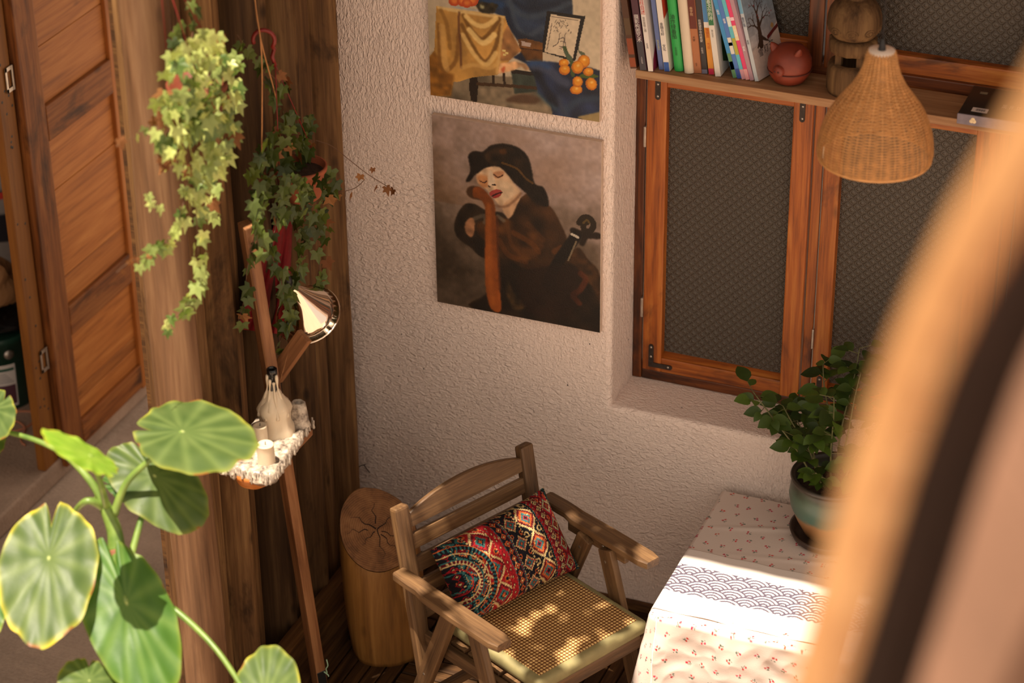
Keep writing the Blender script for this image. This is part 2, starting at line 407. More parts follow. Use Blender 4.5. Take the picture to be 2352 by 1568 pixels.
# upper lights behind the shelf
for (x0, x1) in ((-2.235, -1.775), (-1.66, -1.13), (-1.05, -.57)):
    box('pane', (x0-.004, WF+.055, 2.04), (x1+.004, WF+.06, 2.95), M_PANE, win, 0)
    member('rail', x0, x1, 1.985, 2.045, WF+.02, .045, M_WIN)
for (x0, x1, m_) in ((-2.28, -2.235, M_WINDK), (-1.775, -1.728, M_WINDK), (-1.722, -1.66, M_WIN), (-1.13, -1.05, M_WIN), (-.61, -.55, M_WIN)):
    member('stile', x0, x1, 1.975, 2.97, WF+.004, .05, m_)
member('frame_head', -2.28, -.55, 2.95, 2.998, WF+.0, .06, M_WINDK)
def bracket(cx, cz, sx, sz, L1=.085, L2=.082, wdt=.017):
    """flat L plate with rounded ends on the sash corner"""
    pts = []; r = wdt/2
    for k in range(7):
        t = PI*k/6; pts.append((r-r*math.cos(t)-0, L1-r+r*math.sin(t)))
    pts = [(0, 0)]+pts+[(wdt, wdt)]
    q = []
    for k in range(7):
        t = PI/2-PI*k/6; q.append((L2-r+r*math.cos(t), r+r*math.sin(t)))
    pts = pts+q
    V = [(cx+sx*x, WF-.0065, cz+sz*z) for x, z in pts]+[(cx+sx*x, WF-.0035, cz+sz*z) for x, z in pts]
    n = len(pts); F = [tuple(range(n)), tuple(range(n, 2*n))[::-1]]+[(i, (i+1) % n, n+(i+1) % n, n+i) for i in range(n)]
    br = link('corner_bracket', mesh('corner_bracket', V, F), M_BRACK, win)
    for (dx, dz) in ((wdt/2, L1-.012), (L2-.014, wdt/2), (wdt/2, L1*.45)):
        lathe('screw', [(.0001, .0015), (.003, .0012), (.004, 0)], M_STEEL, br, T(cx+sx*dx, WF-.0065, cz+sz*dz) @ RX(PI/2), 8)
bracket(-2.252, .832, 1, 1); bracket(-2.247, 1.886, 1, -1, .095); bracket(-1.768, 1.886, -1, -1, .095); bracket(-1.683, .832, 1, 1)
for z in (1.05, 1.66): box('hinge', (-2.281, WF-.012, z-.035), (-2.273, WF+.0, z+.035), M_STEEL, win, .002)
for z in (1.05, 1.72): box('hinge', (-1.707, WF-.012, z-.035), (-1.700, WF+.0, z+.035), M_STEEL, win, .002)
# ---- passage wall, doorway and the open panelled door
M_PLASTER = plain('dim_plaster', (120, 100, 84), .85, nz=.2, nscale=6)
wl = link('wall_passage', rbox(.03, 2.6, 4.0, 0, 1, 'wall_passage'), M_PLASTER, None, T(-4.545, 1.33, 1.95))
tag(wl, 'brown plaster wall behind the open pine door', kind='structure')
wl2 = link('wall_passage_front', rbox(.16, 2.2, 4.0, 0, 1, 'wall_passage_front'), M_PLASTER, None, T(-4.60, -2.6, 1.97))
tag(wl2, 'plaster wall on the near side of the doorway', kind='structure')
wl3 = link('wall_storeroom', rbox(.1, 5.0, 4.0, 0, 1, 'wall_storeroom'), M_PLASTER, None, T(-6.6, -.5, 2.0))
tag(wl3, 'dim back wall of the storeroom behind the doorway', kind='structure')
wl4 = link('wall_storeroom_back', rbox(3.2, .1, 4.0, 0, 1, 'wall_storeroom_back'), M_PLASTER, None, T(-6.2, 2.55, 2.0))
tag(wl4, 'dim far wall closing the storeroom', kind='structure')
DX = -4.45
yj0, yj1 = ax(97, 1044, -4.48).y, ax(131, 1050, -4.48).y
jamb = link('trim_4', rbox(2.84, yj1-yj0, .034, .004, 2, 'trim_4'), M_JAMB, None, orient((-4.492, (yj0+yj1)/2, SLABZ+1.42), (0, 0, 1), (1, 0, 0)))
tag(jamb, 'brown pine door jamb with nail holes beside the open door', kind='structure')
for k in range(26):
    z = random.uniform(.2, 2.2); y = random.uniform(yj0+.015, yj1-.015)
    lathe('nail_hole', [(.0001, .0006), (random.uniform(.003, .0055), .0006), (.006, 0)], M_BLACK, jamb, T(-4.4752, y, z) @ RY(PI/2), 7)
yd0 = ax(150, 1030, DX).y; ysl = ax(190, 985, DX).y; ysr = ax(322, 862, DX).y; yd1 = ysr+.12
zr = [(ax(196, 1016, DX).z, ax(190, 965, DX).z), (ax(164, 772, DX).z, ax(158, 705, DX).z), (ax(110, 328, DX).z, ax(100.5, 249, DX).z)]
zr.append((zr[2][1]+.62, zr[2][1]+.72))
door = empty('door_1', (DX, yd0, SLABZ)); tag(door, 'open orange pine panelled door leaf', kind='structure')
dz0, dz1 = zr[0][0]-.01, zr[3][1]
def dmem(name, y0, y1, z0, z1, th, xf, mat):
    horiz = (y1-y0) > (z1-z0); L = max(y1-y0, z1-z0); wd = min(y1-y0, z1-z0)
    return link(name, rbox(L, wd, th, .004, 2, name), mat, door, orient((xf-th/2, (y0+y1)/2, (z0+z1)/2), (0, 1, 0) if horiz else (0, 0, 1), (1, 0, 0)))
dmem('stile', yd0, ysl, dz0-.02, dz1, .045, DX, M_DOORRAIL); dmem('stile', ysr+.012, yd1, dz0, dz1, .045, DX, M_DOOR)
for (a, b_) in zr: dmem('rail', ysl+.001, ysr+.012, a, b_, .042, DX+.001, M_DOORRAIL)
cuts = [[zr[0][1], ax(181, 901, DX).z, ax(185, 925, DX).z+.0, zr[1][0]], [zr[1][1], ax(153, 640, DX).z, ax(126, 446, DX).z, zr[2][0]], [zr[2][1], ax(84.5, 118, DX).z, zr[2][1]+.42, zr[3][0]]]
for c_ in cuts:
    c_ = sorted(c_)
    for a, b_ in zip(c_[:-1], c_[1:]):
        if b_-a > .008: dmem('panel_board', ysl-.01, ysr+.02, a+.0008, b_-.0008, .016, DX-.014-random.uniform(0, .002), M_DOOR)
def hinge_mesh():
    L = []
    def bx(x0, x1, y0, y1, z0, z1):
        V = [(x, y, z) for x in (x0, x1) for y in (y0, y1) for z in (z0, z1)]
        return V, [(0, 1, 3, 2), (4, 6, 7, 5), (0, 4, 5, 1), (2, 3, 7, 6), (0, 2, 6, 4), (1, 5, 7, 3)]
    h = .045
    L += [bx(0, .003, -.042, -.032, -h, h), bx(0, .003, -.006, 0, -h, h), bx(0, .003, -.042, 0, h-.014, h), bx(0, .003, -.042, 0, -h, -h+.014)]
    L += [bx(-.01, -.007, .004, .03, -h*.72, h*.72)]
    V, F = tube_data([(0.002, 0, -h), (0.002, 0, h)], .004, 8); L.append((V, F))
    for (y, z) in ((-.037, h-.007), (-.037, -h+.007), (-.012, h-.007), (-.012, -h+.007)): pass
    return mesh('hinge', *join_data(L))
hm = hinge_mesh()
hz = [ax(104, 822, -4.475).z, ax(14, 185, -4.475).z]
yh = yj1+.001
for z in hz: link('hinge', hm, M_STEEL, door, T(-4.472, yh, z))
# ---- eaves overhead: they shade the wall and the passage
M_EAVE = wood('eave_boards', (70, 40, 20), (110, 68, 38), (140, 92, 56), 0, .7, .8)
EZ = 3.8; EY = -.445-(EZ-.57)*SUN_K[1]
ev = box('ceiling_eave', (-3.42, EY, EZ), (3.5, .6, EZ+.06), M_EAVE, None, 0); tag(ev, 'timber eave roof over the white wall', kind='structure')
ev2 = box('ceiling_left', (-4.58, -2.35, EZ+.001), (-3.80, EY-.002, EZ+.06), M_EAVE, None, 0); tag(ev2, 'unseen timber roof added to shade the front of the passage', kind='structure')  # added out of view, sized to shade the passage floor
ev3 = box('ceiling_passage', (-4.58, EY, EZ), (-3.421, 1.15, EZ+.06), M_EAVE, None, 0); tag(ev3, 'timber eave roof over the open pine door', kind='structure')
ev4 = box('ceiling_storeroom', (-7.5, -4.0, EZ), (-4.581, 3.5, EZ+.06), M_EAVE, None, 0); tag(ev4, 'timber roof over the storeroom behind the doorway', kind='structure')
# ================================================================== CHAIR
CO = Vector((-2.25, -.80, 0)); CA = math.radians(-25.9)
cf = Vector((math.cos(CA), math.sin(CA), 0)); cs = Vector((-cf.y, cf.x, 0)); UP = Vector((0, 0, 1))
def C(f, s, z): return CO+cf*f+cs*s+UP*z
chair = empty('armchair', CO); tag(chair, 'slatted brown wooden armchair in the corner of the white wall', 'armchair')
M_SCREW = M_STEEL
def cboard(name, p0, p1, wd, th, up, bev=.004): return board(name, C(*p0), C(*p1), wd, th, up, M_CHAIR, chair, bev)
BT = (-.335, .83); BB = (-.235, .28)     # back posts: (f,z) top, bottom
def bk(z): t = (z-BB[1])/(BT[1]-BB[1]); return BB[0]+(BT[0]-BB[0])*t
bn = (cf*(BT[1]-BB[1])-UP*(BT[0]-BB[0])).normalized()    # front normal of the back
for sg in (-1, 1):
    me = rbox(.60, .058, .028, .008, 3, 'back_post')
    cb = board('back_post', C(bk(.26), sg*.252, .26), C(bk(.850), sg*.252, .850), .052, .034, bn, M_CHAIR, chair, .008)
zs = [.488, .566, .644, .722, .797]
bu = (UP*(BT[1]-BB[1])+cf*(BT[0]-BB[0])).normalized()
for i, z in enumerate(zs):
    if i < 4:
        board('back_slat', C(bk(z), -.245, z), C(bk(z), .245, z), .053, .016, bn, M_CHAIR, chair, .004)
    else:
        n = 24; V = []; F = []
        for k in range(n+1):
            x = -.245+.49*k/n; t = 2*k/n-1
            top = .010+.050*(1-t*t)**.9; bot = -.026
            for (yy, zz) in ((bot, -.009), (bot, .009), (top-.003, -.009), (top, -.005), (top, .005), (top-.003, .009)): V.append((x, yy, zz))
        order = [0, 2, 3, 4, 5, 1]
        for k in range(n):
            for j in range(6):
                a, b_ = order[j], order[(j+1) % 6]
                F.append((k*6+a, k*6+b_, (k+1)*6+b_, (k+1)*6+a))
        F.append(tuple(order[::-1])); F.append(tuple(n*6+j for j in order))
        ob = link('back_slat', mesh('back_slat', V, F), M_CHAIR, chair, frame(C(bk(z), 0, z), cs, bu, cs.cross(bu)))
def screw(p, d, par):
    lathe('screw', [(.0001, .001), (.004, .002), (.0065, .0005), (.0065, -.002)], M_SCREW, par, orient(p, Vector(d).orthogonal(), d), 10)
def arm_mesh():
    """arm board: broad front half, waisted and tapered towards the back; X runs forward"""
    pr = [(-.275, .022), (-.268, .026), (-.20, .028), (-.165, .027), (-.13, .031), (.0, .034), (.17, .034), (.203, .026)]
    V = []; F = []; bevel = .004; h = .013
    for (x, wv) in pr:
        for (yy, zz) in ((-wv, -h+bevel), (-wv, h-bevel), (-wv+bevel, h), (wv-bevel, h), (wv, h-bevel), (wv, -h+bevel), (wv-bevel, -h), (-wv+bevel, -h)):
            V.append((x, yy, zz+(.006 if x < -.15 else 0)))
    n = 8
    for i in range(len(pr)-1):
        for k in range(n): F.append((i*n+(k+1) % n, i*n+k, (i+1)*n+k, (i+1)*n+(k+1) % n))
    F.append(tuple(range(n))); F.append(tuple(range((len(pr)-1)*n, len(pr)*n))[::-1])
    return mesh('armrest', V, F)
am = arm_mesh(); AZ = .648
for sg in (-1, 1):
    ar = link('armrest', am, M_CHAIR, chair, frame(C(-.015, sg*.302, AZ), cf, cs, UP))
    ap = cboard('arm_apron', (-.17, sg*.292, AZ-.030), (.085, sg*.292, AZ-.030), .036, .02, cs)
    for f in (-.10, -.01): screw(C(f, sg*.303 if sg < 0 else sg*.281, AZ-.030), -cs, ap)
    fl = cboard('front_leg', (.015, sg*.272, AZ-.02), (.215, sg*.272, .0), .055, .025, cs)
    bl = cboard('back_leg', (-.075, sg*.27, AZ-.02), (-.335, sg*.27, .0), .055, .025, cs)
    screw(C(.022, sg*.272-.011*(1 if True else 0), AZ-.06), -cs, fl); screw(C(-.09, sg*.27-.011, AZ-.06), -cs, bl)
    screw(C(-.21, sg*.27-.011, .31), -cs, bl)
    sr = cboard('seat_rail', (-.26, sg*.236, .405), (.20, sg*.236, .415), .045, .022, cs)
    screw(C(.1, sg*.247, .41), -cs, sr)
for i in range(6):
    f = -.20+.078*i; cboard('seat_slat', (f, -.22, .426+.004*i*.3), (f, .22, .426+.004*i*.3), .062, .014, UP)
cboard('front_rail', (.20, -.255, .400), (.20, .255, .400), .04, .02, cf)
cboard('stretcher', (-.27, -.26, .16), (-.27, .26, .16), .036, .018, cf)
# ---- seat pad with a woven cane top
M_PIPE = plain('olive_piping', (132, 122, 82), .7, nz=.25, nscale=14)
M_CANE, nt, b = nmat('woven_cane')
sp = N(nt, 'ShaderNodeSeparateXYZ'); nt.links.new(coords(nt), sp.inputs[0]); KC = PI/.0115
sx = mth(nt, 'SINE', mth(nt, 'MULTIPLY', sp.outputs[0], KC*1.0)); sy = mth(nt, 'SINE', mth(nt, 'MULTIPLY', sp.outputs[1], KC*1.0))
pr_ = mth(nt, 'MULTIPLY', mth(nt, 'ABSOLUTE', sx), mth(nt, 'ABSOLUTE', sy))
cc = ramp(nt, pr_, [(.12, lin((92, 52, 22))), (.34, lin((164, 112, 56))), (.6, lin((222, 186, 122)))])
nt.links.new(cc, b.inputs['Base Color']); b.inputs['Roughness'].default_value = .5
bump(nt, b, pr_, .7, .004)
pad = empty('seat_pad', C(-.0, 0, .436)); tag(pad, 'square olive seat pad with woven cane top on the armchair', 'seat pad')
PC = (.008, .022)
me = rbox(.44, .452, .046, .021, 4, 'pad_body', True); link('pad_body', me, M_PIPE, pad, frame(C(PC[0], PC[1], .4605), cf, cs, UP))
me = rbox(.388, .40, .006, .0028, 2, 'cane_top'); link('cane_top', me, M_CANE, pad, frame(C(PC[0], PC[1], .4835), cf, cs, UP))
# ---- patterned cushion
def kilim(W=520, H=300):
    rng = np.random.RandomState(3)
    navy, red, teal, cream, dred, org = [np.array(c)/255. for c in ((24, 24, 32), (158, 26, 34), (50, 104, 104), (206, 178, 124), (98, 18, 30), (192, 92, 44))]
    pal = [navy, red, teal, cream, dred, org]
    img = np.zeros((H, W, 3)); yy, xx = np.mgrid[0:H, 0:W]
    # vertical bands with different repeats
    x = 0
    while x < W:
        bw = rng.choice([8, 14, 26, 60, 84]); sl = (xx >= x) & (xx < x+bw); base = pal[rng.choice([0, 1, 2, 4, 1, 0])]; img[sl] = base
        if bw == 8:
            alt = pal[rng.choice([3, 2, 5])]; img[sl & (((yy//4) % 2) == 0) & ((xx-x) > 2)] = alt
        elif bw <= 26:
            c1, c2 = pal[rng.choice([3, 1, 2, 5])], pal[rng.choice([0, 2, 4])]
            p = bw; d = np.abs(((yy) % p)-p/2)+np.abs((xx-x)-bw/2)
            img[sl & (d < bw*.46)] = c1; img[sl & (d < bw*.28)] = c2; img[sl & (d < bw*.12)] = cream
        else:
            p = int(bw*1.15); q = 5
            ys = ((yy % p)-p/2)//q*q; xs = ((xx-x)-bw/2)//q*q; d = np.abs(ys)+np.abs(xs)
            cols = [pal[k] for k in rng.permutation(6)]
            for lim, c in zip((.62, .48, .36, .27, .16, .08), cols): img[sl & (d < bw*lim)] = c
            # corner motifs
            d2 = np.hypot(((yy+p//2) % p)-p/2, np.minimum(xx-x, x+bw-xx)-bw*.12)
            img[sl & (d2 < bw*.13)] = pal[rng.choice([2, 3, 5])]; img[sl & (d2 < bw*.07)] = pal[rng.choice([0, 1])]
            zz = (xx-x < 4) | (x+bw-xx < 4); img[sl & zz] = cream; img[sl & zz & (((yy//5) % 2) == 0)] = navy
        x += bw
    # scattered small stitches
    for _ in range(420):
        cx, cy = rng.randint(0, W-8), rng.randint(0, H-8); c = pal[rng.choice([3, 3, 2, 0, 5, 1])]
        k = rng.choice([0, 1, 2])
        if k == 0: img[cy:cy+3, cx:cx+7] = c
        elif k == 1: img[cy:cy+7, cx:cx+3] = c
        else:
            for j in range(5): img[cy+j, cx+j:cx+j+2] = c
    # curved medallion bands on one end
    r = np.hypot((xx-W*.02)*1.0, (yy-H*.5)*1.0)
    for k, (r0, r1, c) in enumerate(((60, 64, cream), (64, 74, dred), (74, 78, teal), (96, 100, cream), (112, 126, navy), (126, 129, org), (30, 34, teal), (40, 44, red))):
        m = (r > r0) & (r < r1); img[m] = c
    th = np.arctan2(yy-H*.5, xx-W*.02); m = (r > 112) & (r < 126) & (np.sin(th*60) > .3); img[m] = teal
    m = (r > 64) & (r < 74) & (np.sin(th*40) > .5); img[m] = cream
    tex = .86+.14*(((xx//1)+(yy//1)) % 2); return np.clip(img*tex[..., None], 0, 1)
kim = kilim()
def pillow():
    nu, nv = 230, 130; Lh, Hh, Th = .236, .138, .092; V = []; cols = []; F = []
    H, W = kim.shape[:2]
    for side in (0, 1):
        for j in range(nv+1):
            v = 2*j/nv-1
            for i in range(nu+1):
                u = 2*i/nu-1
                th = (max(0, 1-abs(u)**3.2)*max(0, 1-abs(v)**2.6))**.55
                fat = 1.25-.55*(u*.5+.5)
                pin = 1-.07*(1-v*v)*abs(u)**6; pin2 = 1-.10*(1-u*u)*abs(v)**6-(.10 if u < 0 else 0)*abs(v)**3*abs(u)**2
                wr = .004*mnoise.noise(Vector((u*5, v*4, side*7)))+.003*mnoise.noise(Vector((u*13, v*9, side)))
                n_ = (Th*fat*th+wr*th)*(1 if side == 0 else -.75)
                V.append((u*Lh*pin, v*Hh*pin2, n_))
                a, b_ = int((u*.5+.5)*(W-1)), int((v*.5+.5)*(H-1)); cols.append(kim[b_, a] if side == 0 else kim[H-1-b_, a])
    m = (nu+1)*(nv+1)
    for side in (0, 1):
        for j in range(nv):
            for i in range(nu):
                a = side*m+j*(nu+1)+i; q = (a, a+1, a+nu+2, a+nu+1); F.append(q if side == 0 else q[::-1])
    return mesh('kilim_cushion', V, F, True, linarr(np.array(cols)))
M_KILIM = vcol('kilim_weave', .85, .15, .25, 260, .25)
cz = (UP*.80-cf*.60).normalized()    # its height leans on the back
cush = link('kilim_cushion', pillow(), M_KILIM, None, frame(C(-.168, .020, .622), cs, cz, cs.cross(cz)))
tag(cush, 'red, teal and black kilim-patterned cushion leaning in the armchair', 'cushion')
# ================================================================== LOG STOOL
st_base = az(893, 1485, 0); st = empty('log_stool', st_base); tag(st, 'short peeled log stump with slanted sawn top beside the armchair', 'stump')
def stump():
    n = 40; rings = 22; V = []; F = []
    nrm = Vector((.42, -.52, .80)).normalized(); tc = Vector((-.026, .005, .46))
    for i in range(rings+1):
        t = i/rings
        for k in range(n):
            a = 2*PI*k/n; base = .120*(1+.06*math.sin(2*a+.6)+.03*math.sin(3*a)); prof = (1+.05*math.sin(PI*t)+(-.04*(1-t)**6))
            r = base*prof*(1+.025*mnoise.noise(Vector((math.cos(a)*2, math.sin(a)*2, t*3)))); r *= 1-.03*(t > .985)
            x, y = r*math.cos(a)+tc.x*t, r*math.sin(a)+tc.y*t
            zt = tc.z-((x-tc.x)*nrm.x+(y-tc.y)*nrm.y)/nrm.z
            V.append((x, y, .0+zt*t))
    for i in range(rings):
        for k in range(n): F.append((i*n+k, i*n+(k+1) % n, (i+1)*n+(k+1) % n, (i+1)*n+k))
    F.append(tuple(range(n))[::-1]); top = [V[rings*n+k] for k in range(n)]
    return V, F, top, tc, nrm
V, F, top, tc, nrm = stump()
link('trunk', mesh('trunk', V, F, True), M_STUMP, st, T(st_base))
# sawn face with rings and radial cracks
M_RING, nt, b = nmat('sawn_end_grain')
v = coords(nt); sp = N(nt, 'ShaderNodeSeparateXYZ'); nt.links.new(v, sp.inputs[0])
rr = mth(nt, 'SQRT', mth(nt, 'ADD', mth(nt, 'POWER', sp.outputs[0], 2), mth(nt, 'POWER', sp.outputs[1], 2)))
wv = mth(nt, 'SINE', mth(nt, 'ADD', mth(nt, 'MULTIPLY', rr, 900), mth(nt, 'MULTIPLY', ntex(nt, v, 18, 3), 9)))
nb = ntex(nt, v, 14, 5, .65)
f = mth(nt, 'ADD', mth(nt, 'MULTIPLY', wv, .06), nb)
nt.links.new(ramp(nt, f, [(.32, lin((96, 62, 34))), (.5, lin((136, 92, 54))), (.7, lin((160, 114, 72)))]), b.inputs['Base Color']); b.inputs['Roughness'].default_value = .75
bump(nt, b, f, .3, .003)
tl = [Vector(p) for p in top]; cen = sum(tl, Vector())/len(tl)
Mt = orient(st_base+cen+nrm*.002, nrm.orthogonal(), nrm); Mi = Mt.inverted()
loc = [Mi @ (st_base+p+nrm*.002) for p in tl]
rv = [(0, 0, .0)]+[(p.x*.5, p.y*.5, 0) for p in loc]+[(p.x*.99, p.y*.99, 0) for p in loc]; n = len(loc)
rf = [(0, 1+k, 1+(k+1) % n) for k in range(n)]+[(1+k, 1+n+k, 1+n+(k+1) % n, 1+(k+1) % n) for k in range(n)]
sawn = link('sawn_top', mesh('sawn_top', rv, rf, True), M_RING, st, Mt)
M_CRACK = plain('dark_crack', (34, 18, 10), .9)
for (a, r0, r1, wd) in ((.4, .0, .085, .0015), (2.3, .004, .095, .002), (3.6, .01, .07, .0013), (4.6, .0, .10, .0014), (5.6, .015, .09, .0013), (1.4, .02, .10, .0016), (2.9, .03, .1, .0014), (5.1, .02, .1, .0014)):
    pts = []; k_ = 7
    for i in range(k_+1):
        r = r0+(r1-r0)*i/k_; aa = a+.10*math.sin(i*1.7+a); pts.append((r*math.cos(aa), r*math.sin(aa), wd*(1-i/k_)+.0004, aa))
    V = []; F = []
    for (x, y, w_, aa) in pts:
        V += [(x-math.sin(aa)*w_, y+math.cos(aa)*w_, .0008), (x+math.sin(aa)*w_, y-math.cos(aa)*w_, .0008)]
    for i in range(k_): F.append((2*i, 2*i+1, 2*i+3, 2*i+2))
    link('crack', mesh('crack', V, F), M_CRACK, sawn, Mt)
# ================================================================== TABLE, CLOTH, RUNNER
TX0, TX1, TY0, TY1, TZ = -1.902, -.72, -.757, -.044, .57
table = empty('low_table', (-1.31, -.4, 0)); tag(table, 'low wooden table hidden under the cherry print tablecloth', 'table')
box('table_top', (TX0+.004, TY0+.004, TZ-.034), (TX1-.004, TY1-.004, TZ-.004), M_CHAIR, table, .004)
for x in (TX0+.06, TX1-.06):
    for y in (TY0+.06, TY1-.06): board('leg', (x, y, 0), (x, y, TZ-.034), .05, .05, (1, 0, 0), M_CHAIR, table)
def cherry_print(X, Y, base, seed=5, dens=260, area=None):
    """sRGB colours for points X,Y (metres on the cloth): scattered cherry pairs with a green leaf"""
    rng = np.random.RandomState(seed); col = np.empty(X.shape+(3,)); col[:] = np.array(base)/255.
    x0, x1, y0, y1 = X.min(), X.max(), Y.min(), Y.max(); st_ = .054; j = 0; y = y0
    while y < y1:
        x = x0+(st_/2 if j % 2 else 0)
        while x < x1:
            cx, cy = x+rng.uniform(-.009, .009), y+rng.uniform(-.009, .009); a = rng.uniform(0, 2*PI); red = np.array([rng.uniform(168, 205), rng.uniform(40, 80), rng.uniform(50, 84)])/255.
            sel = np.where((np.abs(X-cx) < .014) & (np.abs(Y-cy) < .014))
            if len(sel[0]):
                lx, ly = X[sel]-cx, Y[sel]-cy; u = lx*math.cos(a)+ly*math.sin(a); v_ = -lx*math.sin(a)+ly*math.cos(a); c = col[sel]
                for (du, dv, r) in ((-.0045, -.0035, .0036), (.0048, -.004, .0032)):
                    c[np.hypot(u-du, v_-dv) < r] = red
                c[(np.abs(u*.5+v_-.003) < .0009) & (np.abs(u) < .006) & (v_ > -.002)] = np.array([92, 98, 84])/255.
                c[np.hypot((u-.004)*.7, v_-.0055) < .0021] = np.array([72, 92, 80])/255.
                col[sel] = c
            x += st_
        y += st_*.86; j += 1
    return col
def seigaiha(X, Y, R=.035):
    """overlapping wave fans, 1 = printed line"""
    out = np.zeros(X.shape); done = np.zeros(X.shape, bool); y0, y1 = Y.min(), Y.max()
    j0, j1 = int(math.floor((y0-R)/(R/2)))-1, int(math.ceil(y1/(R/2)))+1
    for j in range(j0, j1+1):
        cy = j*R/2; off = R if j % 2 else 0.0
        dx = (X-off+R) % (2*R)-R; d = np.hypot(dx, Y-cy); m = (~done) & (d < R) & (Y >= cy-1e-9)
        q = d/R*4.0; out[m] = ((q[m] % 1.0) > .46).astype(float); done |= m
    return out
def cloth_mesh():
    dxy = .0026; r = .012
    # profile across: top in the middle, rounded edge, skirt
    xs = np.arange(TX0, TX1+1e-6, dxy); ys = np.arange(TY0, TY1+1e-6, dxy)
    X, Y = np.meshgrid(xs, ys); Z = np.full(X.shape, TZ)
    for (cx, cy, a, l, h) in ((-1.7, -.2, .3, .16, .004), (-1.75, -.68, -.1, .2, .003), (-1.4, -.3, .2, .3, .004), (-1.55, -.71, .05, .25, .003)):
        u = (X-cx)*math.cos(a)+(Y-cy)*math.sin(a); v_ = -(X-cx)*math.sin(a)+(Y-cy)*math.cos(a)
        Z = Z+h*np.exp(-(u/l)**2-(v_/.012)**2)
    V = np.stack([X, Y, Z+.0015], -1).reshape(-1, 3); col = cherry_print(X, Y, (208, 191, 181)).reshape(-1, 3)
    ny, nx = X.shape; idx = np.arange(ny*nx).reshape(ny, nx)
    F = np.stack([idx[:-1, :-1], idx[:-1, 1:], idx[1:, 1:], idx[1:, :-1]], -1).reshape(-1, 4)
    # skirt round the perimeter: left side, front corner, front side, right side
    P = []
    for y in np.arange(TY1, TY0+.02, -dxy*2): P.append((TX0, y, -1, 0, 0))
    for k in range(60):
        a = PI+PI/2*(k/59); P.append((TX0+.02+.02*math.cos(a), TY0+.02+.02*math.sin(a), math.cos(a), math.sin(a), 1-abs(k/59-.5)*2))
    for x in np.arange(TX0+.02, TX1-.0, dxy): P.append((x, TY0, 0, -1, 0))
    for y in np.arange(TY0, TY1, dxy*2): P.append((TX1, y, 1, 0, 0))
    dep = np.concatenate([np.linspace(0, .02, 6), np.arange(.0235, .42, .0035)])
    sv = []; su = []; sw = []; s_acc = 0.0; prev = None
    for (x, y, nx_, ny_, cn) in P:
        if prev is not None: s_acc += math.hypot(x-prev[0], y-prev[1])+(.004 if cn > 0 else 0)
        prev = (x, y)
        xf = x-TX0; near = math.exp(-((x-TX0)**2+(y-TY0)**2)/.02)
        for d in dep:
            e = min(d/.012, 1.0); out = .012*math.sin(e*PI/2); dr = d if d > .012 else .012*(1-math.cos(e*PI/2))
            fl = (.035+.20*cn)*d+near*(1-cn)*.10*d
            if ny_ < -.5 and cn == 0:
                fl += .016*math.sin(xf*26+1.2)*min(1, d/.1)*math.exp(-xf*1.2)*.9+.008*mnoise.noise(Vector((x*9, d*7, 2)))*min(1, d/.05)
                fl += .0025*(1-abs(mnoise.noise(Vector((x*14+d*9, d*12-x*6, 7))))*3)*min(1, d/.06)
            fl += .004*mnoise.noise(Vector((x*20, y*20, d*20)))*min(1, d/.05)
            sv.append((x+nx_*(out+fl), y+ny_*(out+fl), TZ+.0015-dr)); su.append(s_acc); sw.append(d)
    nd = len(dep); npn = len(P); base = len(V); sv = np.array(sv); V = np.concatenate([V, sv])
    scol = cherry_print(np.array(su).reshape(npn, nd), np.array(sw).reshape(npn, nd), (208, 191, 181), 9).reshape(-1, 3); col = np.concatenate([col, scol])
    ii = base+np.arange(npn*nd).reshape(npn, nd); F2 = np.stack([ii[:-1, :-1], ii[:-1, 1:], ii[1:, 1:], ii[1:, :-1]], -1).reshape(-1, 4)
    me = mesh('tablecloth', V.tolist(), np.concatenate([F, F2]).tolist(), True, linarr(col)); return me
M_CLOTH = vcol('printed_cotton', .9, .1, .0, 300, .15)
cloth = tag(link('tablecloth', cloth_mesh(), M_CLOTH), 'white cherry print tablecloth draped over the low table', 'tablecloth')
def runner_mesh():
    dxy = .0022; ya, yb = az(1510, 1398, TZ).y-.004, az(1583, 1262, TZ).y; b0, b1 = az(1527, 1356, TZ).y, az(1562, 1295, TZ).y
    s = np.arange(-.13, TX1-TX0, dxy); t = np.arange(ya, yb, dxy); S, Tt = np.meshgrid(s, t)
    X = np.where(S >= 0, TX0+S, TX0-.012-.01*np.clip(-S/.13, 0, 1)); Z = np.where(S >= 0, TZ+.005, TZ+.005+np.minimum(S, 0))
    X = X+0.0; edge = np.clip(1-np.abs(S)/.01, 0, 1); X = np.where((S < 0) & (S > -.012), TX0-.012*(1-(1+S/.012)**2)**.5, X)
    Z = Z+.0012*np.sin(X*40+Tt*15)+np.where(Tt-ya < .01, .0045*np.clip(np.sin(X*17)-.2, 0, 1)*(1-(Tt-ya)/.01), 0)
    col = np.empty(S.shape+(3,)); col[:] = np.array((222, 210, 202))/255.
    band = (Tt > b0) & (Tt < b1); sg = seigaiha(S+1.0, Tt-b0, .052); col[band & (sg > .5)] = np.array((88, 80, 94))/255.
    ny, nx = S.shape; idx = np.arange(ny*nx).reshape(ny, nx); F = np.stack([idx[:-1, :-1], idx[:-1, 1:], idx[1:, 1:], idx[1:, :-1]], -1).reshape(-1, 4)
    me = mesh('table_runner', np.stack([X, Tt, Z], -1).reshape(-1, 3).tolist(), F.tolist(), True, linarr(col.reshape(-1, 3))); return me
runner = tag(link('table_runner', runner_mesh(), M_CLOTH), 'white table runner printed with a band of grey wave fans', 'table runner')
so = runner.modifiers.new('thick', 'SOLIDIFY'); so.thickness = .0016; so.offset = -1
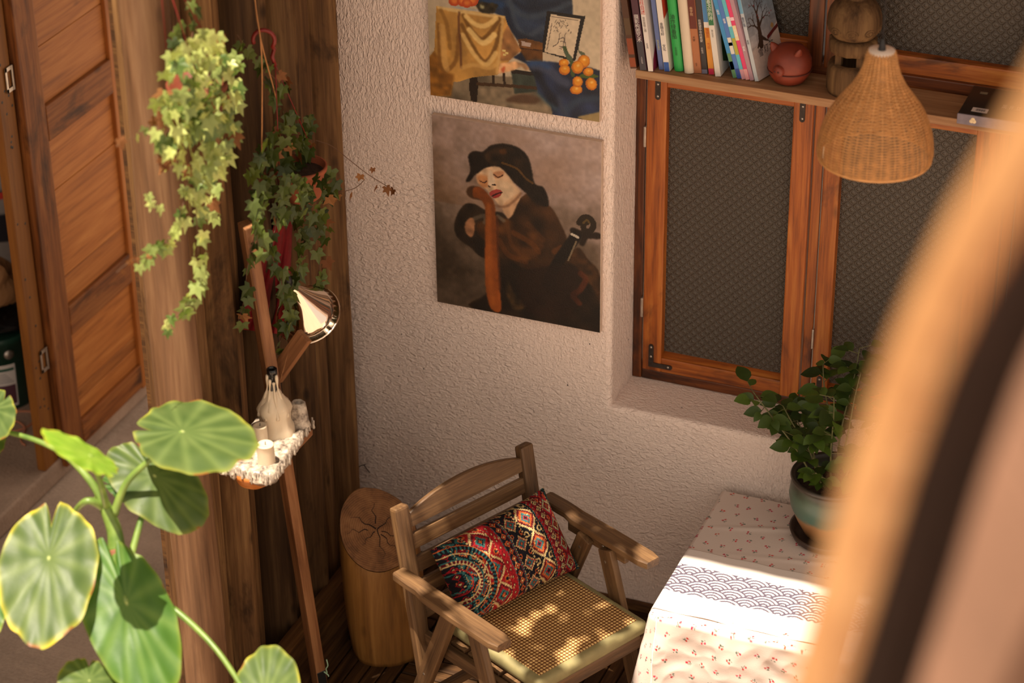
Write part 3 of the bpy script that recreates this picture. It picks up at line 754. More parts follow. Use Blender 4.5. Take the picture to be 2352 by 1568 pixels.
# ================================================================== POTTED ROSE ON THE TABLE
POT = az(1906, 1228, TZ+.006); POT.z = TZ+.007
M_SAUC = plain('dark_saucer', (62, 46, 38), .45, nz=.2)
M_GLAZE, nt, b = nmat('green_tan_glaze')
v = coords(nt); sp = N(nt, 'ShaderNodeSeparateXYZ'); nt.links.new(v, sp.inputs[0]); nz_ = ntex(nt, v, 16, 4)
hh = mth(nt, 'ADD', sp.outputs[2], mth(nt, 'MULTIPLY', mth(nt, 'SUBTRACT', nz_, .5), .05))
nt.links.new(ramp(nt, mth(nt, 'MULTIPLY', hh, 4.55), [(.18, lin((120, 84, 52))), (.42, lin((146, 106, 68))), (.50, lin((70, 98, 86))), (.80, lin((84, 100, 84))), (.90, lin((70, 70, 58))), (.97, lin((62, 54, 46)))]), b.inputs['Base Color'])
b.inputs['Roughness'].default_value = .35
pot = empty('potted_rose', POT); tag(pot, 'leafy rose bush in a green and tan glazed pot on the tablecloth', 'potted plant')
lathe('saucer', [(0.00011, 0.0044), (0.0935, 0.0044), (0.11, 0.0132), (0.121, 0.0286), (0.1276, 0.0286), (0.1188, 0.0044), (0.099, 0), (0.00011, 0)], M_SAUC, pot, T(POT), 48)
lathe('pot', [(0.00011, 0.0132), (0.077, 0.0132), (0.0858, 0.022), (0.1078, 0.066), (0.1276, 0.1155), (0.1342, 0.154), (0.1298, 0.187), (0.1232, 0.2002), (0.1287, 0.2112), (0.1331, 0.22), (0.1287, 0.2266), (0.1188, 0.2233), (0.1155, 0.209), (0.1144, 0.176)], M_GLAZE, pot, T(POT), 56)
M_SOIL = plain('potting_soil', (60, 42, 30), .95, nz=.7, nscale=90, bmp=1.0)
lathe('soil', [(0.00011, 0.1848), (0.055, 0.187), (0.1166, 0.1815)], M_SOIL, pot, T(POT), 40)
def leaf_mesh(name, L, Wd, nseg=5, fold=.25, droop=.25):
    V = []; F = []
    for i in range(nseg+1):
        t = i/nseg; w_ = Wd*math.sin(PI*min(1, t**.8*1.0))**.8 if 0 < t < 1 else 0.0004
        z = -droop*L*t*t
        V += [(t*L, -w_, z+fold*w_), (t*L, 0, z), (t*L, w_, z+fold*w_)]
    for i in range(nseg):
        a = 3*i; F += [(a, a+1, a+4, a+3), (a+1, a+2, a+5, a+4)]
    return mesh(name, V, F, True)
def leafmat(name, c1, c2, trans=.25, rough=.45, spec=.4):
    m, nt, b = nmat(name); oi = N(nt, 'ShaderNodeObjectInfo')
    n = ntex(nt, coords(nt), 60, 3); f = mth(nt, 'ADD', mth(nt, 'MULTIPLY', oi.outputs['Random'], .75), mth(nt, 'MULTIPLY', n, .25))
    c = ramp(nt, f, [(.1, lin(c1)), (.9, lin(c2))]); nt.links.new(c, b.inputs['Base Color'])
    b.inputs['Roughness'].default_value = rough; b.inputs['Specular IOR Level'].default_value = spec
    tr = N(nt, 'ShaderNodeBsdfTranslucent'); mx = N(nt, 'ShaderNodeMixShader'); mx.inputs[0].default_value = trans
    hs = N(nt, 'ShaderNodeHueSaturation'); hs.inputs['Saturation'].default_value = 1.2; hs.inputs['Value'].default_value = 1.5; nt.links.new(c, hs.inputs['Color']); nt.links.new(hs.outputs[0], tr.inputs[0])
    nt.links.new(b.outputs[0], mx.inputs[1]); nt.links.new(tr.outputs[0], mx.inputs[2]); nt.links.new(mx.outputs[0], nt.nodes['Material Output'].inputs[0])
    return m
M_ROSE = leafmat('rose_leaf', (34, 50, 20), (76, 98, 40)); M_STEM = plain('rose_stem', (84, 84, 46), .6)
rl = [leaf_mesh('rose_leaf', .055, .018), leaf_mesh('rose_leaf', .066, .022, droop=.15), leaf_mesh('rose_leaf', .046, .016, droop=.35)]
rnd = random.Random(21); leafn = 0
for s_ in range(15):
    a = 2*PI*s_/15+rnd.uniform(-.2, .2); r0 = rnd.uniform(.015, .055); lean = rnd.uniform(.25, .62); Hs = rnd.uniform(.22, .42)
    if s_ in (0, 6, 11): Hs = rnd.uniform(.10, .18); lean = .9
    p0 = POT+Vector((r0*math.cos(a), r0*math.sin(a), .182)); d = Vector((math.cos(a)*lean, math.sin(a)*lean, 1))
    path = smoothpath([p0, p0+d*Hs*.4+Vector((rnd.uniform(-.015, .015), rnd.uniform(-.015, .015), 0)), p0+d*Hs*.75, p0+d*Hs+Vector((0, 0, -.01))], 4)
    tube('stem', path, [.0034-.0018*i/len(path) for i in range(len(path))], M_STEM, pot, 6)
    nl = int(5+Hs*16)
    for k in range(nl):
        t = .38+.62*k/(nl-1); q = path[min(len(path)-1, int(t*(len(path)-1)))]; aa = a+rnd.uniform(-2.2, 2.2)
        side = Vector((math.cos(aa), math.sin(aa), rnd.uniform(-.15, .45))).normalized()
        pe = q+side*rnd.uniform(.02, .045); V_, F_ = tube_data([q, pe], .0011, 4); link('leaf_stalk', mesh('leaf_stalk', V_, F_), M_STEM, pot)
        for (ang, off) in ((0, 1.0), (1.0, .6), (-1.0, .6)):
            if ang != 0 and rnd.random() < .35: continue
            dd = Matrix.Rotation(ang, 3, 'Z') @ side; M = orient(q+(pe-q)*off, dd, Vector((rnd.uniform(-.3, .7), rnd.uniform(-.9, .1), 1)))
            if leafn < 290: link('leaf', rnd.choice(rl), M_ROSE, pot, M @ Matrix.Scale(rnd.uniform(.75, 1.15), 4)); leafn += 1
# ================================================================== SHELF AND ITS THINGS
SY0, SY1, SZ0, SZ1 = .03, .197, 1.930, 1.957
shelf = tag(link('shelf', rbox(1.62, SY1-SY0, SZ1-SZ0, .002, 2, 'shelf'), M_SHELF, None, T(-1.445, (SY0+SY1)/2, (SZ0+SZ1)/2)), 'pale pine plank shelf across the window holding the books', 'shelf')
M_PAGE = plain('book_pages', (226, 212, 188), .85)
_mc = {}
def cm(c, rough=.5):
    k = (tuple(c), rough)
    if k not in _mc: _mc[k] = plain('print_%02x%02x%02x' % tuple(int(x) for x in c), c, rough)
    return _mc[k]
def text_me(body, size, vertical=True, spacing=.95):
    cu = bpy.data.curves.new('t', 'FONT'); cu.size = size; cu.align_x = 'CENTER'; cu.align_y = 'CENTER'; cu.resolution_u = 2
    cu.body = '\n'.join(body) if vertical else body; cu.space_line = spacing
    o = bpy.data.objects.new('t', cu); COL.objects.link(o); dg = bpy.context.evaluated_depsgraph_get(); dg.update()
    me = bpy.data.meshes.new_from_object(o.evaluated_get(dg)); me.name = 'lettering'; me.materials.clear()
    bpy.data.objects.remove(o); bpy.data.curves.remove(cu); return me
def book(px, py, th, H, D, lean, col, label, cover=None, texts=(), bands=(), rounded=False, yaw=0.0):
    """upright book: left bottom front corner seen at (px,py) on the shelf; th thick in x, leaning to the left"""
    p = az(px, py, SZ1); y0 = min(max(p.y, SY0+.002), .075); p = ay(px, py, y0); x0 = p.x
    B = T(x0, y0, SZ1+.0005) @ RZ(-yaw) @ RY(-lean)
    root = empty('book', (x0, y0, SZ1)); tag(root, label, 'book', 'books on the window shelf')
    cv = .0022; c = cm(col)
    # cover: spine and two boards as one folded piece
    L = []
    def bx(a, b_):
        V = [(x, y, z) for x in (a[0], b_[0]) for y in (a[1], b_[1]) for z in (a[2], b_[2])]
        return V, [(0, 1, 3, 2), (4, 6, 7, 5), (0, 4, 5, 1), (2, 3, 7, 6), (0, 2, 6, 4), (1, 5, 7, 3)]
    if rounded:
        n = 9; V = []; F = []
        for z in (0, H):
            for k in range(n):
                a = PI*k/(n-1); V.append((th/2-th/2*math.cos(a), .004-.008*math.sin(a), z))
            for k in range(n):
                a = PI*(n-1-k)/(n-1); V.append((th/2-(th/2-cv)*math.cos(a), .008-.006*math.sin(a), z))
        m = 2*n; F = [(k, (k+1) % m, m+(k+1) % m, m+k) for k in range(m)]; F += [tuple(range(m))[::-1], tuple(range(m, 2*m))]
        L.append((V, F))
    else: L.append(bx((0, 0, 0), (th, cv, H)))
    L.append(bx((0, cv, 0), (cv, D, H))); L.append(bx((th-cv, cv, 0), (th, D, H)))
    V, F = join_data(L); link('cover', mesh('cover', V, F), c, root, B)
    link('pages', rbox(th-2*cv-.0004, D-cv-.006, H-.006, 0, 1, 'pages', cx=th/2, cy=cv+(D-cv-.006)/2+.0002, cz=H/2), M_PAGE, root, B)
    e = .0005; yf = -.0043 if rounded else -e
    for (z0, z1, cc) in bands:    # printed blocks on the spine
        V = [(.0006, yf, z0*H), (th-.0006, yf, z0*H), (th-.0006, yf, z1*H), (.0006, yf, z1*H)]
        if not rounded: link('spine_print', mesh('spine_print', V, [(0, 1, 2, 3)]), cm(cc), root, B)
    for (body, zc, size, cc) in texts:
        me = text_me(body, size); link('lettering', me, cm(cc), root, B @ T(th/2, yf-.0006-(.0008 if rounded else 0), zc*H) @ RX(PI/2))
    for (poly, cc) in (cover or ()):    # printed shapes on the visible right cover
        V = [(th+e*(1+.3*len(poly) % 3), u*D, w_*H) for u, w_ in poly]; link('cover_print', mesh('cover_print', V, [tuple(range(len(V)))]), cm(cc), root, B)
    return root, B
R_ = math.radians
book(1448, 166, .020, .27, .12, R_(9), (74, 42, 22), 'leftmost brown leather-bound volume against the stucco jamb', bands=((.02, .13, (140, 62, 24)), (.17, .36, (132, 58, 22)), (.40, .6, (84, 60, 34))))
book(1470, 173, .021, .265, .13, R_(8.5), (74, 38, 52), 'dark purple book with white spine title, second from the jamb', texts=(('摄影构图艺术', .50, .0155, (225, 215, 210)), ('人民邮电', .12, .006, (200, 190, 190))), bands=((.0, .36, (62, 58, 66)), ))
book(1489, 172, .015, .27, .13, R_(8.5), (222, 212, 204), 'white book with bold red spine title', texts=(('史玉柱自述', .80, .0155, (190, 36, 34)), ('我的营销心得', .55, .0085, (120, 108, 104)), ('优米网', .30, .006, (90, 84, 84))), cover=(([(0, 0), (1, 0), (1, .35), (.4, .3), (.1, .12)], (122, 30, 62)), ))
book(1514, 160, .014, .262, .125, R_(8), (92, 108, 158), 'thin slate blue book between the two white ones', texts=(('经济学通识', .3, .007, (190, 186, 120)), ))
book(1526, 164, .0175, .268, .125, R_(8), (224, 214, 202), 'white book with a red triangle and blue foot on its spine', texts=(('金融与好', .50, .011, (40, 40, 60)), ('文化', .28, .011, (60, 60, 80))), bands=((.0, .11, (40, 84, 160)), ), cover=(([(0, .62), (.5, .70), (.6, 1), (0, 1)], (190, 60, 40)), ))
book(1549, 163, .028, .268, .13, R_(7.5), (38, 160, 74), 'bright green hardcover book with rounded spine', texts=(('油炸绿番茄', .53, .0165, (16, 52, 26)), ('中信出版', .24, .007, (16, 60, 30))), rounded=True)
book(1572, 168, .028, .275, .13, R_(7), (214, 196, 172), 'cream untitled hardcover with rounded spine beside the green book', rounded=True)
book(1592, 168, .026, .272, .13, R_(7), (170, 106, 66), 'tan brown book with a dark title panel', texts=(('大学', .40, .009, (70, 30, 20)), ('商学院', .72, .010, (210, 170, 130)), ('经济', .10, .006, (90, 50, 30))), bands=((.52, .86, (98, 34, 22)), ))
book(1611, 169, .020, .262, .13, R_(7), (52, 46, 46), 'charcoal book with small white spine lettering', texts=(('在绝望中寻找希望', .52, .0095, (216, 206, 196)), ('俞敏洪', .28, .007, (196, 186, 176))), bands=((.0, .05, (110, 110, 130)), ))
book(1628, 170, .0175, .252, .13, R_(7.5), (216, 142, 44), 'orange and blue book with a pink foot', texts=(('推销员', .52, .011, (190, 80, 30)), ('大全', .36, .011, (200, 96, 40))), bands=((.66, 1.0, (72, 132, 184)), (.0, .075, (190, 30, 70)), (.59, .66, (225, 215, 205))))
book(1643, 176, .017, .262, .135, R_(9), (218, 210, 198), 'white poetry book with a green title block and leaf cover', texts=(('泰戈尔的诗', .80, .0135, (232, 236, 222)), ('浙江文艺', .52, .0065, (120, 116, 110))), bands=((.62, .97, (44, 112, 66)), ), cover=(([(.25, .14), (.55, .08), (.95, .2), (.9, .42), (.5, .5), (.3, .42)], (44, 74, 30)), ([(.3, .3), (.5, .2), (.8, .34), (.6, .46)], (66, 98, 44))))
kid = [(1684, 174, (58, 140, 196), 'sky blue picture book, first of the leaning thin set', ((.0, .3, (92, 140, 92)), (.1, .2, (60, 80, 50))), ('童话', .8)),
       (1694, 174, (78, 120, 190), 'royal blue picture book leaning in the thin set', ((.0, .12, (46, 72, 150)), (.3, .5, (220, 214, 200)), (.4, .44, (60, 150, 210))), ('故事', .7)),
       (1704, 178, (96, 186, 198), 'turquoise picture book with a yellow patch in the thin set', ((.3, .5, (176, 170, 60)), (.0, .12, (208, 150, 160)), (.64, .76, (214, 226, 220))), ('彩虹', .7)),
       (1713, 181, (222, 60, 110), 'hot pink picture book in the leaning thin set', ((.48, .66, (232, 214, 170)), (.0, .13, (226, 160, 160)), (.72, .76, (240, 200, 210))), ('的故事', .57)),
       (1723, 184, (176, 138, 148), 'mauve picture book beside the pink one', (), ('读友', .35))]
for (px, py, c, lb, bands, tx) in kid:
    book(px, py, .0125, .262 if c[0] != 176 else .29, .15, R_(16.5), c, lb, bands=bands, texts=((tx[0], tx[1], .0085, (245, 240, 235) if c[0] != 232 else (60, 50, 50)), ))
# the outermost one shows its cover: a bare tree under a grey-blue sky
rt, Bk = book(1734, 187, .013, .268, .150, R_(17), (196, 204, 208), 'outermost picture book with a bare tree on its cover', texts=(('雪灯笼', .68, .0105, (40, 60, 90)), ('黑鹤', .45, .007, (60, 70, 90))), bands=((.78, 1.0, (120, 176, 204)), ), yaw=R_(16))
def tree_cover():
    nu, nv = 90, 160; D, H = .150, .268; th = .013; V = []; cols = []; u, v = np.meshgrid(np.linspace(0, 1, nu), np.linspace(0, 1, nv))
    def g(c): return np.array(c)/255.
    rng = np.random.RandomState(2)
    nz = sum(np.kron(rng.rand(nv//k+2, nu//k+2), np.ones((k, k)))[:nv, :nu]*w_ for k, w_ in ((20, .5), (9, .3), (4, .2)))
    t = np.clip((v-.30)/.5, 0, 1)[..., None]; img = (1-t)*g((190, 176, 172))+t*g((118, 132, 146)); img = img*(.84+.32*nz[..., None])
    hill = v < .30+.10*(1-np.abs(u-.35)*1.8); img[hill] = (g((198, 180, 172))*(.9+.2*nz[..., None]))[hill]
    mt = (u > .55) & (v < .30+.5*(u-.55)) & (v > .28); img[mt] = g((206, 188, 176))
    def seg(x0, y0, x1, y1, w0, w1, c):
        dx, dy = x1-x0, (y1-y0)*1.7; tt = np.clip(((u-x0)*dx+((v-y0)*1.7)*dy)/(dx*dx+dy*dy), 0, 1); d = np.hypot(u-x0-tt*dx, (v-y0)*1.7-tt*dy); img[d < w0+(w1-w0)*tt] = c
    br = g((66, 48, 38))
    def grow(x, y, a, l, w_, n_):
        x1, y1 = x+l*math.sin(a), y+l*math.cos(a)*.62; seg(x, y, x1, y1, w_, w_*.6, br)
        if n_ > 0:
            for da in (rng.uniform(.25, .7), -rng.uniform(.25, .7)): grow(x1, y1, a+da, l*rng.uniform(.62, .82), w_*.58, n_-1)
    seg(.34, .36, .40, .62, .075, .045, br); seg(.22, .35, .36, .42, .02, .05, br); seg(.60, .36, .38, .44, .012, .05, br)
    grow(.40, .60, .0, .17, .042, 5); grow(.38, .52, -.8, .16, .03, 4); grow(.40, .56, .9, .17, .03, 4)
    for _ in range(16):
        x, y = rng.rand(), rng.uniform(.6, 1); img[np.hypot(u-x, (v-y)*1.7) < .014] = g((140, 40, 44))
    img[(np.abs(v-(.40+.18*(u-.6))) < .022) & (u > .58)] = g((104, 38, 34)); img[np.hypot(u-.82, (v-.50)*1.7) < .05] = g((166, 130, 80))
    img[(np.abs(v-.055-.0*u) < .004) & (u > .35) & (u < .85)] = g((140, 120, 116))
    for j in range(nv):
        for i in range(nu): V.append((th+.0006, u[j, i]*D, v[j, i]*H)); cols.append(img[j, i])
    F = [(j*nu+i, j*nu+i+1, (j+1)*nu+i+1, (j+1)*nu+i) for j in range(nv-1) for i in range(nu-1)]
    return mesh('cover_picture', V, F, False, linarr(np.clip(np.array(cols), 0, 1)))
M_PRINT = vcol('printed_picture', .45, .35)
link('cover_picture', tree_cover(), M_PRINT, rt, Bk)
for i, ch in enumerate('雪灯笼'):
    link('lettering', text_me(ch, .026), cm((46, 40, 44)), rt, Bk @ T(.0142, .040+.030*i, .074+.004*i) @ RZ(PI/2) @ RX(PI/2))
# big black book lying flat at the right
bk_ = az(2187, 283, SZ1+.03); bb = empty('book', (bk_.x, SY0-.02, SZ1)); tag(bb, 'thick black book lying flat on the right of the shelf', 'book')
M_BKB = plain('black_cover', (22, 19, 18), .35, nz=.3)
def fb(name, x0, x1, y0, y1, z0, z1, m): return box(name, (bk_.x+x0, SY0-.028+y0, SZ1+z0), (bk_.x+x1, SY0-.028+y1, SZ1+z1), m, bb, .0008, 1)
fb('back_cover', 0, .34, 0, .20, .0005, .003, M_BKB); fb('pages', .004, .332, .003, .197, .003, .029, M_PAGE); tp = fb('front_cover', 0, .34, 0, .20, .029, .0325, M_BKB)
M_SPINE = plain('grey_violet_spine', (108, 98, 108), .45, nz=.3); fb('spine', -.001, .341, -.004, 0.0, .0005, .0325, M_SPINE)
def flat(name, x0, x1, y0, y1, m, dz=.033):
    V = [(bk_.x+a, SY0-.028+b_, SZ1+dz) for a, b_ in ((x0, y0), (x1, y0), (x1, y1), (x0, y1))]; return link(name, mesh(name, V, [(0, 1, 2, 3)]), m, bb)
flat('barcode_label', .032, .078, .022, .052, cm((214, 202, 196)))
for k in range(13): flat('barcode_bar', .043+.0022*k, .043+.0022*k+(.0014 if k % 3 else .0008), .030, .045, cm((60, 54, 60)), .0333)
flat('label', .028, .050, .150, .166, cm((120, 112, 92)))
for (bx_, by_, tt) in ((.115, .085, '空间'), (.135, .085, '设计'), (.155, .085, '作品'), (.175, .085, '年鉴')):
    link('lettering', text_me(tt, .014), cm((200, 190, 180)), bb, T(bk_.x+bx_, SY0-.028+by_, SZ1+.0334))
for k in range(3): lathe('spine_mark', [(.0001, .0006), (.0045, .0006), (.006, 0)], cm((214, 190, 150)), bb, T(bk_.x+.045+.004*(k-1), SY0-.0323, SZ1+.016+(.004 if k == 1 else -.002)) @ RX(PI/2), 9)
# ---- clay pig
PG = az(1815, 182, SZ1); PG = Vector((PG.x, max(PG.y, SY0)+.062, SZ1)); 
M_CLAY = plain('red_clay', (116, 44, 24), .55, nz=.3, nscale=18, bmp=.15); M_CLAYD = plain('dark_clay_line', (74, 26, 16), .7)  # second, darker clay tone for nostrils and seam
PG = Vector((az(1815, 185, SZ1).x-.0, .105, SZ1))
pig = empty('clay_piggy_bank', PG); tag(pig, 'round red clay piggy bank with small ears on the shelf', 'ornament')
prof = [(.0001, 0), (.030, .001), (.046, .010), (.060, .032), (.0655, .056), (.064, .078), (.056, .098), (.04, .114), (.02, .122), (.0001, .1245)]
lathe('body', prof, M_CLAY, pig, T(PG), 36, wob=lambda a, z: 1+.02*math.sin(2*a))
view = (Vector(CAM)-PG); view.z = 0; view.normalize(); vr = Vector((-view.y, view.x, 0))
fc = (view*1.0-vr*.55).normalized(); fr = Vector((-fc.y, fc.x, 0))    # the face looks left of the viewer
def ear(sd):
    V = []; F = []; n = 8; c = PG+fc*.022+fr*(.038*sd)+UP*.105; ax_ = (fc*.35+fr*.45*sd+UP*.9).normalized()
    q = orient(c, ax_.orthogonal(), ax_)
    for (r, z) in ((.016, -.006), (.014, .008), (.008, .020), (.002, .027)):
        for k in range(n): V.append(q @ Vector((r*math.cos(2*PI*k/n), r*.55*math.sin(2*PI*k/n), z)))
    for i in range(3):
        for k in range(n): F.append((i*n+k, i*n+(k+1) % n, (i+1)*n+(k+1) % n, (i+1)*n+k))
    F.append(tuple(range(3*n, 4*n))); link('ear', mesh('ear', V, F, True), M_CLAY, pig)
ear(1); ear(-1)
sn = lathe('snout', [(.0001, .016), (.014, .016), (.0175, .010), (.019, -.01)], M_CLAY, pig, orient(PG+fc*.062+UP*.06, UP, fc), 18)
for sg in (-1, 1): lathe('nostril', [(.0001, .0005), (.003, .0004), (.0036, 0)], M_CLAYD, sn, orient(PG+fc*.0785+UP*.061+fr*.006*sg, UP, fc), 8)
V, F = tube_data([PG+Vector((math.cos(t)*.0655, math.sin(t)*.0655, .046)) for t in [2*PI*k/40 for k in range(41)]], .0016, 6); link('seam_line', mesh('seam_line', V, F, True), M_CLAYD, pig)
# ---- carved wooden lantern
LT = Vector((az(1945, 205, SZ1).x+.012, .112, SZ1))
M_CARVE = wood('carved_old_wood', (54, 34, 22), (98, 66, 44), (134, 96, 66), 2, .8, .6, .2, (34, 22, 14), .2, .6, .0)
lan = empty('carved_lantern', LT); tag(lan, 'dark carved wooden pagoda lantern standing behind the wicker lamp', 'carving')
def lob(k, amp): return lambda a, z: 1+amp*math.cos(k*a)
lathe('drum_base', [(.0001, 0), (.066, 0), (.072, .012), (.073, .04), (.071, .082), (.066, .092), (.05, .094)], M_CARVE, lan, T(LT), 36)
for k in range(4):
    a = PI/4+k*PI/2; box('post', LT+Vector((.045*math.cos(a)-.010, .045*math.sin(a)-.010, .09)), LT+Vector((.045*math.cos(a)+.010, .045*math.sin(a)+.010, .128)), M_CARVE, lan, .003)
lathe('petal_ring', [(.0001, .122), (.050, .124), (.066, .130), (.070, .146), (.070, .166), (.060, .172), (.0001, .174)], M_CARVE, lan, T(LT), 48, wob=lob(12, .035))
lathe('bulb', [(.04, .168), (.062, .178), (.074, .194), (.0785, .214), (.078, .238), (.072, .262), (.060, .280), (.045, .290), (.034, .294)], M_CARVE, lan, T(LT), 48, wob=lambda a, z: 1+.012*math.sin(8*a))
lathe('neck', [(.034, .288), (.036, .30), (.036, .345), (.05, .352), (.055, .37), (.03, .40), (.0001, .41)], M_CARVE, lan, T(LT), 30)
for k in range(9):   # scrolled cloud carvings on the bulb
    a = 2*PI*k/9; pts = []
    for i in range(22):
        t = i/21*4.0*PI*.85; r = .019*(1-i/26); zz = .206+r*math.sin(t)*.75; da = r*math.cos(t)/.078; rr_ = .0775-.6*max(0, abs(zz-.222)-.012)*.35
        pts.append(LT+Vector((rr_*math.cos(a+da), rr_*math.sin(a+da), zz)))
    tube('scroll', pts, .0026, M_CARVE, lan, 5)
# ================================================================== WICKER PENDANT LAMP
LC = ay(2010, 340, -.6); LC = Vector((LC.x, -.6, 0)); lz1 = ay(2020, 115, -.6).z; lz0 = lz1-.305
lamp = empty('wicker_pendant_lamp', (LC.x, LC.y, lz0)); tag(lamp, 'woven wicker pendant lamp shade hanging in front of the window', 'lamp')
M_WICK = plain('wicker', (196, 142, 84), .55, nz=.3, nscale=50); M_CORD = plain('black_cord', (24, 22, 24), .5)
prof = [(.1465, 0), (.150, .012), (.1495, .03), (.146, .06), (.139, .09), (.127, .12), (.110, .15), (.089, .178), (.069, .205), (.053, .235), (.044, .262), (.038, .29), (.034, .305)]
def rad(z):
    for (r0, z0), (r1, z1) in zip(prof[:-1], prof[1:]):
        if z0 <= z <= z1: return r0+(r1-r0)*(z-z0)/(z1-z0)
    return prof[-1][0]
nr = 26; ribs = []
for k in range(nr):
    a = 2*PI*k/nr; pts = [Vector((LC.x+rad(z)*math.cos(a), LC.y+rad(z)*math.sin(a), lz0+z)) for z in [.305*i/18 for i in range(19)]]; ribs.append(tube_data(pts, .0022, 6))
V, F = join_data(ribs); link('rib', mesh('rib', V, F, True), M_WICK, lamp)['kind'] = 'stuff'
weft = []; z = .004; row = 0
while z < .302:
    r = rad(z); n = nr*4; V = []; F = []; m = 4; rw = .00195
    for k in range(n):
        a = 2*PI*k/n; off = .0024*math.cos(nr/2*a+(PI if row % 2 else 0)); rr_ = r+off; c = Vector((LC.x, LC.y, lz0+z)); d = Vector((math.cos(a), math.sin(a), 0))
        for (dr, dz) in ((rw, 0), (0, rw*.9), (-rw, 0), (0, -rw*.9)): V.append(c+d*(rr_+dr)+UP*dz)
    for k in range(n):
        for j in range(m): F.append((k*m+j, ((k+1) % n)*m+j, ((k+1) % n)*m+(j+1) % m, k*m+(j+1) % m))
    weft.append((V, F)); z += .0036; row += 1
V, F = join_data(weft); o = link('woven_cane', mesh('woven_cane', V, F, True), M_WICK, lamp); o['kind'] = 'stuff'
V, F = tube_data([Vector((LC.x+.1475*math.cos(2*PI*k/60), LC.y+.1475*math.sin(2*PI*k/60), lz0)) for k in range(61)], .004, 6); link('rim', mesh('rim', V, F, True), M_WICK, lamp)
M_CAP = plain('white_cap', (224, 206, 190), .5)
lathe('cap', [(.0001, .307), (.034, .307), (.035, .299), (.033, .292)], M_CAP, lamp, T(LC.x, LC.y, lz0), 24)
lathe('cord_grip', [(.011, .304), (.009, .318), (.006, .334), (.004, .338)], M_CORD, lamp, T(LC.x, LC.y, lz0), 14)
tube('cord', [(LC.x, LC.y, lz0+.33), (LC.x+.0, LC.y, EZ)], .0034, M_CORD, lamp, 8)
lathe('bulb_holder', [(.0001, .285), (.018, .285), (.02, .22), (.0001, .215)], M_CAP, lamp, T(LC.x, LC.y, lz0), 16)
# ================================================================== PAINTINGS
def smoothnoise(h, w_, k, rng):
    a = rng.rand(h//k+3, w_//k+3); ys = np.arange(h)/k; xs = np.arange(w_)/k; y0 = ys.astype(int); x0 = xs.astype(int); fy = (ys-y0)[:, None]; fx = (xs-x0)[None]
    fy = fy*fy*(3-2*fy); fx = fx*fx*(3-2*fx)
    return (a[y0][:, x0]*(1-fy)*(1-fx)+a[y0+1][:, x0]*fy*(1-fx)+a[y0][:, x0+1]*(1-fy)*fx+a[y0+1][:, x0+1]*fy*fx)
def blur(a, k):
    if k < 1: return a
    for axis in (0, 1):
        c = np.cumsum(np.pad(a, [(k+1, k) if i == axis else (0, 0) for i in range(2)], mode='edge'), axis=axis)
        n = a.shape[axis]; a = (np.take(c, np.arange(2*k+1, 2*k+1+n), axis)-np.take(c, np.arange(0, n), axis))/(2*k+1)
    return a
